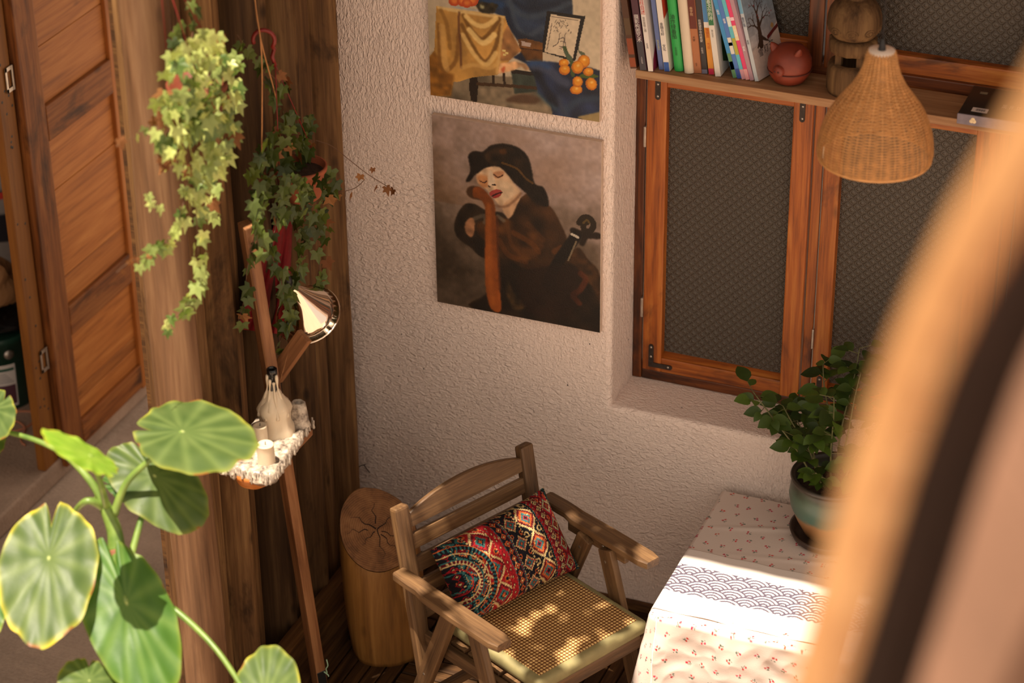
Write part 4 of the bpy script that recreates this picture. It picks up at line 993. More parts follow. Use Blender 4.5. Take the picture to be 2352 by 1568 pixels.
class Canvas:
    def __init__(s, x0, x1, z0, z1, yf, res, zoom):
        s.x0, s.x1, s.z0, s.z1, s.yf = x0, x1, z0, z1, yf; s.W = int((x1-x0)/res); s.H = int((z1-z0)/res); s.res = res; s.zoom = zoom; s.wk = .75 if zoom[2] < 4 else .5
        s.img = np.zeros((s.H, s.W, 3)); s.yy, s.xx = np.mgrid[0:s.H, 0:s.W]; s.rng = np.random.RandomState(4)
    def uv(s, p):     # photo crop point -> canvas pixel (v up)
        ox, oy, k = s.zoom; q = ay(ox+p[0]/k, oy+p[1]/k, s.yf); return ((q.x-s.x0)/s.res, (q.z-s.z0)/s.res)
    def mask(s, poly, soft=1):
        soft = int(soft*.45+.3)
        P = [s.uv(p) for p in poly]; m = np.zeros((s.H, s.W), bool); X, Y = s.xx, s.yy
        for (xa, ya), (xb, yb) in zip(P, P[1:]+P[:1]):
            c = (ya > Y) != (yb > Y)
            with np.errstate(divide='ignore', invalid='ignore'): xi = (xb-xa)*(Y-ya)/(yb-ya if yb != ya else 1e-9)+xa
            m ^= c & (X < xi)
        return blur(m.astype(float), soft)
    def spl(s, poly, k=4):
        P = [Vector((p[0], p[1], 0)) for p in poly]; n = len(P); out = []
        for i in range(n):
            a, b_, c, d = P[i-1], P[i], P[(i+1) % n], P[(i+2) % n]
            for j in range(k):
                t = j/k; q = .5*((2*b_)+(c-a)*t+(2*a-5*b_+4*c-d)*t*t+(3*b_-a-3*c+d)*t**3); out.append((q.x, q.y))
        return out
    def fill(s, poly, c, soft=1, round_=True, nz=.0, k=8, alpha=1.0):
        m = s.mask(s.spl(poly) if round_ else poly, soft)*alpha; col = np.array(c)/255.
        if nz > 0: col = np.clip(col*(1+nz*2*(smoothnoise(s.H, s.W, k, s.rng)[..., None]-.5)), 0, 1)
        s.img = s.img*(1-m[..., None])+col*m[..., None]; return m
    def line(s, pts, c, w_=2.0, soft=1, alpha=1.0):
        w_ = w_*s.wk
        if len(pts) > 2: pts = [(q.x, q.y) for q in smoothpath([(p[0], p[1], 0) for p in pts], 5)]
        P = [s.uv(p) for p in pts]; d = np.full((s.H, s.W), 1e9)
        for (xa, ya), (xb, yb) in zip(P[:-1], P[1:]):
            dx, dy = xb-xa, yb-ya; t = np.clip(((s.xx-xa)*dx+(s.yy-ya)*dy)/(dx*dx+dy*dy+1e-9), 0, 1); d = np.minimum(d, np.hypot(s.xx-xa-t*dx, s.yy-ya-t*dy))
        soft = int(soft*.5+.3); m = blur((d < w_).astype(float), soft)*alpha; s.img = s.img*(1-m[..., None])+np.array(c)/255.*m[..., None]
    def build(s, name, label):
        th = .018; root = empty(name, ((s.x0+s.x1)/2, s.yf, s.z0)); tag(root, label, 'painting')
        box('canvas', (s.x0, s.yf+.0004, s.z0), (s.x1, -.0005, s.z1), M_CANVAS, root, .002)
        xs = np.linspace(s.x0+.001, s.x1-.001, s.W); zs = np.linspace(s.z0+.001, s.z1-.001, s.H); X, Z = np.meshgrid(xs, zs)
        V = np.stack([X, np.full(X.shape, s.yf), Z], -1).reshape(-1, 3); idx = np.arange(s.H*s.W).reshape(s.H, s.W)
        F = np.stack([idx[:-1, :-1], idx[:-1, 1:], idx[1:, 1:], idx[1:, :-1]], -1).reshape(-1, 4)
        link('painted_surface', mesh('painted_surface', V.tolist(), F.tolist(), False, linarr(np.clip(s.img, 0, 1).reshape(-1, 3))), M_PAINT, root); return root
M_CANVAS = plain('primed_canvas', (200, 176, 156), .8, nz=.15); M_PAINT = vcol('oil_paint', .42, .4, .0, 260, .25)
# lower canvas: dozing musician in brown
c = Canvas(-2.910, -2.343, 1.053, 1.724, -.020, .0022, (980, 260, 3.0147))
n1 = smoothnoise(c.H, c.W, 60, c.rng); n2 = smoothnoise(c.H, c.W, 22, c.rng); n3 = smoothnoise(c.H, c.W, 7, c.rng)
tt = np.clip(.25+.75*(c.yy/c.H)*.9+.35*(c.xx/c.W)-.2, 0, 1)+(n1-.5)*.35+(n2-.5)*.25+(n3-.5)*.12
c.img = np.stack([np.interp(tt, (0, .45, .8, 1.2), v_) for v_ in ((.20, .40, .63, .74), (.155, .33, .54, .66), (.11, .27, .50, .64))], -1)
wm = np.clip(n1*1.6-.75, 0, 1)*(c.yy > c.H*.55)*.5; c.img = c.img*(1-wm[..., None])+np.array((.45, .30, .17))*wm[..., None]
BRD, BLK = (52, 32, 16), (24, 17, 12)
c.fill([(1040, 930), (1110, 1010), (1200, 1140), (1207, 1530), (980, 1480), (980, 1050)], (58, 36, 18), 2, nz=.3)                 # far body
c.fill([(560, 740), (680, 560), (840, 640), (900, 720), (960, 850), (1000, 1000), (1010, 1130), (1205, 1250), (1205, 1525), (330, 1355), (400, 1270), (500, 1150), (490, 850)], BRD, 3, nz=.5, k=20)
c.fill([(500, 1010), (700, 1080), (960, 1040), (1060, 1100), (1205, 1330), (1210, 1530), (340, 1360), (420, 1240)], (30, 20, 12), 4, nz=.4, k=18)
c.fill([(250, 640), (330, 630), (420, 680), (520, 690), (560, 760), (470, 850), (460, 990), (380, 1000), (300, 930), (210, 860), (190, 760)], (34, 24, 15), 3, nz=.4, k=14)
c.fill([(330, 780), (480, 720), (620, 760), (780, 850), (800, 960), (720, 1020), (560, 1000), (420, 900)], (64, 38, 17), 5, nz=.6, k=14)
for (p, cc, w_) in (([(600, 830), (720, 900), (770, 960)], (104, 58, 22), 6), ([(500, 880), (560, 980), (680, 1030)], (96, 54, 22), 6), ([(560, 790), (580, 900), (640, 970)], (88, 52, 24), 4), ([(700, 770), (800, 880)], (84, 50, 24), 6), ([(880, 960), (930, 930)], (100, 56, 22), 6)): c.line(p, cc, w_, 3, .6)
c.fill([(560, 1150), (600, 1250), (680, 1340), (600, 1360), (550, 1250)], (84, 60, 30), 4, alpha=.6, nz=.5)
# hat and hair
c.fill([(285, 300), (320, 265), (385, 268), (440, 225), (540, 212), (640, 245), (700, 310), (725, 400), (745, 490), (810, 520), (840, 640), (760, 630), (690, 560), (600, 480), (520, 400), (420, 380), (340, 420), (300, 470), (268, 470), (300, 400)], BLK, 2, nz=.3)
c.fill([(400, 280), (520, 235), (640, 275), (690, 350), (700, 430), (560, 370), (430, 350)], (40, 27, 16), 5, nz=.5, k=12)
c.line([(520, 345), (620, 385), (680, 450), (730, 485)], (96, 66, 28), 2.2, 1, .8); c.fill([(500, 255), (540, 250), (550, 280), (510, 285)], (92, 52, 18), 3, alpha=.6)
# face
c.fill([(342, 430), (365, 395), (430, 372), (500, 375), (560, 430), (600, 490), (650, 545), (630, 610), (560, 650), (500, 640), (440, 560), (390, 510), (350, 480)], (196, 162, 128), 2, nz=.12)
c.fill([(560, 600), (640, 560), (620, 640), (570, 730), (520, 660)], (188, 148, 112), 3, nz=.1)
c.fill([(350, 430), (420, 440), (430, 500), (390, 520), (355, 480)], (182, 116, 66), 4, alpha=.75); c.fill([(460, 410), (530, 405), (520, 440), (470, 450)], (176, 118, 80), 3, alpha=.8)
c.fill([(430, 400), (455, 420), (470, 490), (430, 505), (420, 470)], (214, 186, 156), 2); c.fill([(500, 470), (590, 500), (600, 570), (540, 610), (500, 560)], (214, 186, 152), 6, alpha=.7)
c.line([(365, 470), (395, 482), (412, 472)], (84, 48, 30), 1.4, 1); c.line([(462, 425), (490, 445), (525, 430)], (84, 48, 30), 1.4, 1); c.line([(425, 505), (435, 512)], (40, 24, 18), 1.6, 1); c.line([(455, 497), (472, 497)], (40, 24, 18), 1.8, 1)
c.fill([(430, 555), (460, 532), (500, 530), (522, 548), (490, 560), (450, 580)], (156, 62, 56), 1); c.fill([(450, 578), (490, 560), (515, 556), (500, 580), (465, 590)], (150, 52, 48), 1); c.line([(450, 575), (485, 558), (518, 550)], (44, 16, 16), 1.4, 1)
c.line([(470, 640), (540, 648), (600, 610), (650, 555)], (120, 84, 60), 2.5, 2, .7); c.fill([(345, 420), (400, 380), (440, 365), (400, 360), (345, 390)], BLK, 2)
# hand, cuff and staff-like neck of the instrument
c.fill([(262, 770), (290, 730), (325, 730), (330, 800), (310, 858), (270, 830)], (150, 104, 72), 2, nz=.2); c.line([(330, 730), (400, 710), (400, 760)], (96, 84, 70), 4, 3, .7); c.line([(490, 715), (530, 745)], (110, 98, 84), 4, 3, .7)
c.fill([(280, 520), (320, 505), (390, 530), (420, 590), (380, 605), (310, 590), (275, 560)], (64, 40, 22), 2); c.fill([(320, 520), (370, 515), (430, 570), (468, 640), (480, 800), (490, 1000), (505, 1230), (510, 1370), (440, 1350), (405, 1200), (400, 960), (402, 760), (400, 650), (370, 600), (320, 580)], (132, 66, 22), 2, nz=.2, k=26)
c.line([(425, 640), (430, 900), (440, 1150), (460, 1330)], (158, 84, 30), 5, 4, .6); c.line([(485, 720), (492, 960), (505, 1220)], (84, 40, 16), 2.5, 2, .7)
# scroll and pegs on the right
c.line([(1050, 760), (1080, 725), (1120, 725), (1150, 770), (1130, 815), (1090, 815), (1080, 770), (1105, 755)], (34, 24, 14), 6, 1); c.line([(1080, 760), (1105, 740), (1120, 760)], (104, 82, 38), 2, 1, .7)
c.line([(1010, 815), (1080, 840), (1180, 850)], (30, 20, 12), 7, 2); c.line([(1070, 900), (1110, 820)], (30, 20, 12), 6, 2); c.line([(1030, 850), (900, 1040), (830, 1180)], (18, 13, 10), 11, 2); c.line([(1000, 838), (1042, 860)], (196, 184, 166), 2.6, 1); c.line([(1030, 890), (975, 1020)], (116, 100, 78), 1.6, 1)
c.line([(1060, 1110), (1095, 1150), (1060, 1220), (1010, 1260), (1050, 1315)], (96, 44, 22), 6, 3, .7); c.fill([(640, 1080), (1000, 1060), (1050, 1100), (1000, 1400), (700, 1380)], (36, 18, 12), 9, alpha=.5)
c.img *= (.94+.12*smoothnoise(c.H, c.W, 5, c.rng))[..., None]
c.build('painting', 'dark oil painting of a dozing musician in a brown coat, lower canvas')
# upper canvas: still life with yellow cloth and oranges
c = Canvas(-2.912, -2.350, 1.789, 2.46, -.020, .0022, (970, 0, 5.2256))
n1 = smoothnoise(c.H, c.W, 50, c.rng); c.img[:] = np.array((186, 168, 142))/255.; c.img *= (.93+.14*n1)[..., None]
c.fill([(60, 1000), (700, 900), (2140, 1000), (2140, 1500), (90, 1150)], (112, 98, 78), 3, False, .25, 20)
c.fill([(640, 1060), (1100, 1090), (1560, 1290), (1560, 1390), (640, 1240)], (124, 108, 86), 6, nz=.2); c.fill([(1060, 860), (1340, 880), (1380, 1100), (1100, 1130)], (54, 62, 54), 2, False, .2); c.fill([(1010, 1190), (1180, 1130), (1400, 1180), (1340, 1250), (1040, 1230)], (86, 62, 44), 4)
# blue drapery behind
c.fill([(650, -500), (1790, -450), (1795, 220), (1480, 620), (1180, 560), (950, 200), (640, 60)], (34, 46, 66), 2, False, .3, 26)
for (p, cc, w_) in (([(1040, -40), (1120, 300), (1260, 430), (1440, 330)], (62, 72, 86), 7), ([(1030, 30), (1180, 180), (1400, 190), (1760, 40)], (58, 70, 84), 8), ([(1000, 120), (1100, 380), (1300, 480)], (22, 30, 46), 9), ([(1100, 20), (1280, 110), (1620, 40)], (24, 32, 48), 8), ([(700, -60), (820, 40), (940, 60)], (30, 60, 100), 10)): c.line(p, cc, w_, 5, .7)
# framed sheet
c.fill([(1490, 130), (1950, 195), (1830, 730), (1800, 740), (1420, 620), (1440, 480)], (24, 20, 20), 1, False); c.fill([(1535, 175), (1890, 230), (1800, 705), (1460, 625)], (204, 184, 156), 1, False)
for k in range(26):
    x, y = c.rng.uniform(1590, 1790), c.rng.uniform(240, 400); x += (x-1690)*.15; c.line([(x, y), (x+c.rng.uniform(-18, 18), y+c.rng.uniform(8, 34))], (70, 58, 54), 1.0, 0, .85)
for (p) in ([(1640, 420), (1620, 520), (1560, 560)], [(1640, 470), (1690, 460), (1680, 560), (1640, 560)], [(1700, 440), (1710, 540), (1730, 600)], [(1650, 500), (1680, 500)], [(1640, 580), (1660, 590)], [(1550, 200), (1860, 245)], [(1550, 280), (1490, 600)]): c.line(p, (76, 64, 60), 1.2, 0, .8)
# little wooden box
c.fill([(1140, 475), (1240, 465), (1435, 515), (1440, 750), (1190, 720)], (106, 66, 26), 1, False, .2); c.fill([(1180, 590), (1440, 600), (1440, 750), (1190, 725)], (88, 54, 20), 1, False, .2); c.fill([(1180, 495), (1300, 520), (1290, 570), (1190, 550)], (170, 150, 140), 1, False); c.line([(1160, 580), (1440, 610)], (52, 30, 14), 1.4)
# bench under the cloth
c.fill([(560, 930), (660, 930), (665, 1050), (650, 1230), (580, 1210), (560, 1080)], (36, 24, 16), 1, False); c.line([(660, 1010), (1000, 1030), (1370, 1060)], (64, 42, 22), 5, 1); c.line([(845, 910), (850, 1000)], (46, 32, 20), 4, 1); c.line([(975, 890), (980, 1010)], (46, 32, 20), 4, 1); c.line([(1080, 860), (1340, 890)], (34, 26, 20), 6, 1)
# blue drapery in front
c.fill([(1080, 690), (1180, 630), (1250, 740), (1500, 740), (1700, 760), (2000, 810), (2125, 850), (2140, 1500), (1560, 1390), (1540, 1280), (1380, 1120), (1340, 920), (1230, 760)], (30, 40, 64), 2, False, .4, 20)
for (p, cc, w_) in (([(1320, 790), (1500, 840), (1640, 960), (1720, 1000)], (70, 76, 98), 13), ([(1380, 900), (1480, 1080), (1600, 1250)], (18, 22, 34), 11), ([(1700, 1320), (1900, 1200), (2100, 1180)], (48, 64, 82), 10), ([(1640, 1180), (1680, 1340), (1720, 1380)], (56, 62, 78), 8), ([(1260, 770), (1400, 760), (1500, 800)], (36, 70, 116), 8), ([(1380, 1110), (1480, 1220), (1600, 1310)], (56, 82, 92), 5)): c.line(p, cc, w_, 6, .7)
c.fill([(1860, 1400), (2140, 1340), (2140, 1500), (1860, 1420)], (150, 128, 84), 3, False)
# yellow cloth on the table
YC = (178, 132, 66)
c.fill([(165, 75), (420, 130), (690, 150), (985, 200), (1060, 420), (1180, 610), (1090, 670), (1040, 730), (900, 900), (600, 930), (430, 985), (365, 985), (335, 1150), (90, 1150), (80, 690), (140, 610)], YC, 1, False, .22, 24)
c.fill([(80, 690), (140, 620), (200, 700), (260, 860), (380, 900), (340, 1160), (90, 1150)], (134, 88, 34), 4, False, .2); c.fill([(960, 420), (1020, 300), (1180, 610), (1050, 720), (920, 740)], (150, 104, 60), 3, False, .3, 10)
c.fill([(165, 80), (690, 150), (985, 200), (985, 230), (640, 190), (430, 160), (190, 110)], (206, 172, 112), 3, False)
for (p, cc, w_, al) in (([(490, 190), (560, 330), (700, 470), (820, 380), (920, 230)], (112, 76, 30), 6, .9), ([(470, 300), (580, 520), (740, 740), (860, 600), (940, 300)], (114, 78, 32), 6, .9), ([(520, 200), (640, 300), (760, 310), (880, 220)], (228, 192, 122), 7, .85), ([(560, 360), (720, 520), (860, 420)], (230, 196, 126), 8, .85), ([(480, 420), (620, 660), (760, 780), (880, 640)], (224, 186, 116), 7, .8), ([(220, 130), (290, 300), (330, 580)], (136, 96, 44), 6, .8), ([(190, 300), (210, 760), (280, 850), (400, 720), (430, 420)], (122, 82, 36), 6, .8), ([(230, 320), (260, 700), (290, 830)], (202, 158, 92), 9, .6), ([(440, 150), (430, 300), (455, 560), (465, 820)], (92, 56, 36), 3, .9), ([(960, 240), (930, 560), (890, 880)], (204, 164, 100), 4, .8), ([(110, 1020), (330, 1030)], (112, 74, 30), 5, .6), ([(470, 820), (620, 780), (800, 820), (920, 740)], (210, 166, 96), 6, .6)): c.line(p, cc, w_, 3, al)
c.fill([(900, 890), (930, 760), (1100, 740), (1240, 770), (1280, 830), (1240, 850), (1180, 800), (1080, 850)], (196, 150, 106), 2, False, .3); c.fill([(940, 830), (990, 800), (970, 880)], (196, 98, 60), 2)
for (x, y) in ((975, 610), (1010, 640), (980, 660)): c.fill([(x-18, y-10), (x+18, y-4), (x+12, y+14), (x-16, y+10)], (214, 190, 120), 1)
# fruit
def orange(x, y, rx, ry, a=0):
    pts = [(x+rx*math.cos(t)*math.cos(a)-ry*math.sin(t)*math.sin(a), y+rx*math.cos(t)*math.sin(a)+ry*math.sin(t)*math.cos(a)) for t in [2*PI*k/12 for k in range(12)]]
    c.fill(pts, (176, 96, 22), 1); c.fill([(x+(px-x)*.8+6, y+(py-y)*.8-6) for px, py in pts], (216, 138, 32), 3); c.fill([(x-rx*.15+8, y-ry*.4), (x+rx*.2+8, y-ry*.4), (x+rx*.2, y-ry*.1), (x-rx*.15, y-ry*.15)], (240, 196, 110), 2)
c.line([(1700, 580), (1740, 680), (1790, 760), (1800, 900)], (62, 78, 44), 6, 1); c.fill([(1680, 590), (1720, 620), (1790, 690), (1780, 740), (1720, 690)], (72, 86, 66), 1); c.fill([(1880, 530), (1870, 600), (1940, 640), (1945, 680), (1890, 660), (1860, 590)], (84, 92, 70), 1); c.fill([(1880, 905), (1980, 880), (2110, 920), (2000, 945), (1890, 935)], (70, 86, 30), 1)
for q in ((1690, 760, 60, 50), (1700, 840, 66, 62), (1930, 740, 74, 78, .4), (1855, 810, 72, 78), (1985, 865, 62, 50), (2020, 1010, 66, 78, -.4), (1840, 1080, 74, 56), (1855, 985, 62, 66)): orange(*q)
c.fill([(300, 60), (480, 90), (690, 125), (600, 130), (420, 105)], (160, 158, 150), 1, False); c.fill([(640, 30), (890, 50), (880, 110), (840, 165), (700, 150), (650, 90)], (44, 38, 26), 2, nz=.5); c.fill([(690, 60), (740, 80), (720, 110), (690, 95)], (150, 146, 110), 2)
for q in ((380, 20, 70, 56), (480, 20, 64, 60), (600, 0, 70, 80), (530, 45, 62, 52)):
    x, y, rx, ry = q; pts = [(x+rx*math.cos(t), y+ry*math.sin(t)) for t in [2*PI*k/12 for k in range(12)]]; c.fill(pts, (176, 70, 34), 1); c.fill([(x+(px-x)*.6, y+(py-y)*.6-8) for px, py in pts], (212, 118, 54), 4)
c.img *= (.95+.10*smoothnoise(c.H, c.W, 5, c.rng))[..., None]
c.build('painting', 'still-life oil painting with yellow cloth and oranges, upper canvas')
# ================================================================== IVY
def ivy_mesh(seed, S=.046):
    rnd = random.Random(seed); out = []
    key = [(-180, .12), (-150, .42), (-118, .58), (-95, .40), (-58, .72), (-30, .46), (0, 1.0), (30, .46), (58, .72), (95, .40), (118, .58), (150, .42)]
    for (a, r) in key:
        r = r*(1+rnd.uniform(-.1, .1)); aa = math.radians(a+rnd.uniform(-4, 4)); x, y = r*math.cos(aa)*S*.78, r*math.sin(aa)*S*.78
        out.append((x, y, .18*abs(y)-2.2*x*max(x, 0)+rnd.uniform(-.0012, .0012)))
    V = [(0, 0, .001)]+out; n = len(out); F = [(0, 1+i, 1+(i+1) % n) for i in range(n)]
    return mesh('ivy_leaf', V, F, False)
IVY = [ivy_mesh(s) for s in range(4)]
M_IVY1 = leafmat('ivy_leaf_sunny', (66, 92, 32), (198, 206, 122), .25, .36, .5); M_IVY2 = leafmat('ivy_leaf_shaded', (46, 58, 22), (92, 104, 42), .22, .45, .4)  # one ivy leaf in two tones: sunlight and shade put into the colour
M_DEAD = leafmat('dry_ivy_leaf', (104, 64, 38), (156, 108, 66), .2, .7, .2); M_VINE = plain('ivy_vine', (92, 62, 40), .7)
def ivyleaf(root, p, rnd, mat, sc=1.0, out=Vector((.45, -.55, .75))):
    nrm = (out+Vector((rnd.uniform(-.7, .7), rnd.uniform(-.7, .7), rnd.uniform(-.5, .5)))).normalized(); tip = Vector((rnd.uniform(-.7, .7), rnd.uniform(-.7, .7), -1))
    return link('leaf', rnd.choice(IVY), mat, root, orient(p, tip, nrm) @ Matrix.Scale(sc, 4))
def inpoly(x, y, P):
    c = False
    for (xa, ya), (xb, yb) in zip(P, P[1:]+P[:1]):
        if (ya > y) != (yb > y) and x < (xb-xa)*(y-ya)/(yb-ya)+xa: c = not c
    return c
def strand(root, pts, X, rnd, mat, n, dead=.08, sc=(.7, 1.1), spread=14, r=.0012):
    P = [ax(px, py, X+dx) for (px, py, dx) in pts]; path = smoothpath(P, 6); tube('vine', path, [r*1.2-r*.5*i/len(path) for i in range(len(path))], M_VINE, root, 5)
    for k in range(n):
        t = (k+rnd.random()*.6)/n; q = path[min(len(path)-1, int(t*(len(path)-1)))]; d = Vector((rnd.uniform(-.3, 1), rnd.uniform(-1, 1), rnd.uniform(-1, 1)))*spread*.0013
        ivyleaf(root, q+d, rnd, M_DEAD if rnd.random() < dead else mat, rnd.uniform(*sc))
M_POTB = plain('brown_plastic_pot', (110, 52, 34), .5); M_REDW = plain('red_hanger', (120, 26, 20), .45)
rnd = random.Random(31)
XI = -2.94
p1 = ax(458, 185, XI); p1 += Vector((-.02, .02, -.07))
iv = empty('hanging_ivy', p1); tag(iv, 'sunlit trailing ivy in a hanging pot in front of the log post', 'hanging plant')
potprof = [(.0001, 0), (.052, 0), (.058, .006), (.072, .085), (.079, .088), (.080, .102), (.074, .103), (.070, .08), (.0001, .075)]
lathe('pot', potprof, M_POTB, iv, T(p1+Vector((0, 0, -.05))), 28)
hk = ax(362, -110, XI-.02)
for (px, py, dx) in ((386, 150, -.05), (505, 140, 0), (450, 165, .06)):
    tube('hanger_wire', [hk, ax(px, py, XI+dx)], .0016, M_REDW, iv, 5)
tube('hanger_hook', [hk+Vector((0, 0, 0)), hk+Vector((0, 0, .03)), hk+Vector((-.02, .05, .10)), Vector((postc.x, postc.y-.05, hk.z+.22))], .003, M_REDW, iv, 6)
mass = [(395, 120), (440, 70), (520, 80), (556, 160), (560, 260), (545, 320), (500, 400), (465, 430), (380, 380), (345, 300), (352, 220), (372, 160)]
k = 0; n_leaf = 0
while k < 190:
    x, y = rnd.uniform(330, 575), rnd.uniform(50, 440)
    if not inpoly(x, y, mass): continue
    cx = abs(x-455)/110; bul = max(0, 1-cx*cx)*.07; edge = (x < 385)
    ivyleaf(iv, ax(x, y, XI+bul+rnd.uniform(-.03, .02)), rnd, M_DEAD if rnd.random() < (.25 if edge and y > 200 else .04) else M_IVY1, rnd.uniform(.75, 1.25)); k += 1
strand(iv, [(430, 120, 0), (445, 60, -.03), (432, 15, -.05)], XI, rnd, M_IVY2, 8, 0)  # topmost leaves: shade put into their colour
strand(iv, [(400, 130, -.03), (395, 95, -.05), (400, 60, -.06)], XI, rnd, M_IVY2, 6, 0)
strand(iv, [(430, 380, .02), (425, 450, .02), (400, 530, .02), (360, 575, 0), (320, 605, -.02)], XI, rnd, M_IVY1, 26, .10, (.7, 1.1))
strand(iv, [(460, 400, .03), (450, 470, .03), (455, 560, .02), (450, 640, .01), (425, 700, 0), (375, 765, -.01)], XI, rnd, M_IVY1, 30, .08, (.7, 1.15))
strand(iv, [(490, 390, .02), (480, 450, .02), (500, 500, .01)], XI, rnd, M_IVY1, 12, .15, (.6, 1.0))
strand(iv, [(370, 250, 0), (330, 300, 0), (268, 335, 0)], XI, rnd, M_IVY1, 6, .2, (.5, .8), 8)
strand(iv, [(360, 480, 0), (330, 440, 0)], XI, rnd, M_IVY1, 3, .2, (.5, .8), 6)
strand(iv, [(345, 590, 0), (300, 600, 0), (268, 625, 0)], XI, rnd, M_DEAD, 4, .9, (.4, .6), 6)
strand(iv, [(395, 340, .01), (375, 365, .01), (360, 380, 0)], XI, rnd, M_DEAD, 6, .9, (.7, 1.0), 10)
# second ivy, in the shade of the planks
XJ = -3.06
p2 = ax(690, 392, XJ); iv2 = empty('hanging_ivy', p2); tag(iv2, 'shaded ivy spilling from a terracotta pot hung near the white wall', 'hanging plant')
M_TERRA = plain('terracotta', (150, 78, 48), .75, nz=.2)
lathe('pot', potprof, M_TERRA, iv2, T(p2+Vector((0, 0, -.085))), 28); lathe('soil', [(.0001, .084), (.071, .08)], M_SOIL, iv2, T(p2+Vector((0, 0, -.085))), 24)
hc = ax(606, 92, XJ+.02); rr_ = .030; vdir = Vector((.383, -.924, 0)); vrt = Vector((.924, .383, 0))
arc = [hc+vrt*(rr_*math.cos(t))+UP*(rr_*math.sin(t)) for t in [math.radians(200-20*i) for i in range(13)]]; arc += [ax(630, 112, XJ+.02), ax(625, 130, XJ+.02), ax(632, 150, XJ+.02)]
tube('hanger_hook', arc, .0058, M_REDW, iv2, 8)
for (px, py, dx) in ((732, 378, 0), (642, 398, .03), (640, 262, -.04)): tube('hanger_wire', [ax(632, 148, XJ+.02), ax(px, py, XJ+dx)], .0016, M_REDW, iv2, 5)
M_TWINE = plain('jute_twine', (176, 122, 74), .9, nz=.3)
tube('twine', smoothpath([ax(588, -200, XJ), ax(586, 0, XJ), ax(598, 88, XJ+.02), ax(602, 180, XJ+.02), ax(601, 360, XJ+.02)], 5), .0022, M_TWINE, iv2, 6); tube('twine', smoothpath([ax(584, -10, XJ), ax(600, 95, XJ+.02), ax(625, 190, XJ+.02), ax(638, 240, XJ)], 5), .0020, M_TWINE, iv2, 6)
mass2 = [(575, 395), (600, 330), (640, 270), (690, 255), (712, 300), (720, 350), (770, 400), (778, 460), (745, 520), (700, 560), (660, 500), (620, 470), (575, 480), (553, 440)]
k = 0
while k < 105:
    x, y = rnd.uniform(550, 780), rnd.uniform(250, 560)
    if not inpoly(x, y, mass2): continue
    if 695 < x < 742 and 355 < y < 395: continue
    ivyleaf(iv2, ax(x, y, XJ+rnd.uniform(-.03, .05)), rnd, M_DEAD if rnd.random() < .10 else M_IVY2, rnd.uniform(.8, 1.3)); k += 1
k = 0
while k < 26:
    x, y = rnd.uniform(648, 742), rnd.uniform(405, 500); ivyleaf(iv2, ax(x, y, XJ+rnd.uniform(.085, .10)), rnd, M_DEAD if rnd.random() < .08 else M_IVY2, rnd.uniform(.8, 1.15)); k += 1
strand(iv2, [(640, 270, 0), (620, 190, 0), (580, 130, 0), (545, 80, 0)], XJ, rnd, M_IVY2, 14, .15, (.8, 1.2)); strand(iv2, [(620, 170, .02), (650, 195, .02), (670, 95+90, .02)], XJ, rnd, M_IVY2, 5, .1, (.8, 1.1))
strand(iv2, [(600, 470, .03), (585, 540, .03), (570, 600, .02), (560, 690, .01), (545, 745, .01)], XJ, rnd, M_IVY2, 14, .08, (.8, 1.2)); strand(iv2, [(640, 480, .05), (625, 580, .05), (645, 640, .05), (655, 720, .04), (640, 800, .03)], XJ, rnd, M_IVY2, 26, .06, (.9, 1.25))
strand(iv2, [(700, 540, .05), (690, 600, .05), (665, 680, .05), (660, 760, .05)], XJ, rnd, M_IVY2, 18, .05, (.9, 1.25)); strand(iv2, [(740, 500, .02), (735, 600, .03), (720, 680, .03)], XJ, rnd, M_IVY2, 12, .08, (.9, 1.2)); strand(iv2, [(585, 470, .10), (590, 540, .12), (600, 600, .12)], XJ, rnd, M_IVY2, 9, .1, (.9, 1.2))
strand(iv2, [(690, 340, -.02), (700, 300, -.03), (705, 260, -.03)], XJ, rnd, M_IVY2, 8, .1, (.8, 1.1))
for pts in ([(725, 322, 0), (762, 335, .02), (800, 365, .05), (845, 400, .08), (905, 437, .10)], [(778, 442, .02), (815, 432, .05), (838, 412, .07)]):
    path = smoothpath([ax(a, b_, XJ+d) for a, b_, d in pts], 5); tube('dry_tendril', path, .0011, M_VINE, iv2, 5)
for (a, b_, d) in ((776, 420, .02), (828, 404, .06), (862, 432, .09), (888, 432, .1), (903, 437, .1), (805, 448, .03), (856, 388, .09), (775, 450, .02)): ivyleaf(iv2, ax(a, b_, XJ+d), rnd, M_DEAD, rnd.uniform(.45, .75))
# red cloth and polished shade half hidden behind the ivy
M_REDC = plain('dark_red_cloth', (128, 14, 18), .8, nz=.3)
XC = -3.10
def drape():
    nu, nv = 18, 22; V = []; F = []
    for j in range(nv+1):
        t = j/nv; L = Vector((645-100*t, 470+285*t)); R2 = Vector((672-10*t, 470+300*t))
        for i in range(nu+1):
            u = i/nu; q = L.lerp(R2, u); V.append(ax(q.x, q.y, XC-.05+.018*t*math.sin(u*16+t*2)))
    for j in range(nv):
        for i in range(nu): a = j*(nu+1)+i; F.append((a, a+1, a+nu+2, a+nu+1))
    return mesh('red_cloth', V, F, True)
rc = tag(link('hanging_cloth', drape(), M_REDC), 'dark red cloth hanging behind the shaded ivy', 'cloth'); s_ = rc.modifiers.new('thick', 'SOLIDIFY'); s_.thickness = .002
M_CHROME = plain('polished_metal', (236, 222, 206), .10, 1.0)
XS = -3.02; q0, q1, qa = ax(672, 752, XS), ax(740, 694, XS), ax(668, 656, XS+.0)
qc = (q0+q1)/2; axd = (qc-qa).normalized(); rs = (q1-q0).length/2; hs_ = (qc-qa).length
ms = empty('metal_lampshade', qc); tag(ms, 'polished silver metal lampshade poking out below the ivy', 'lampshade')
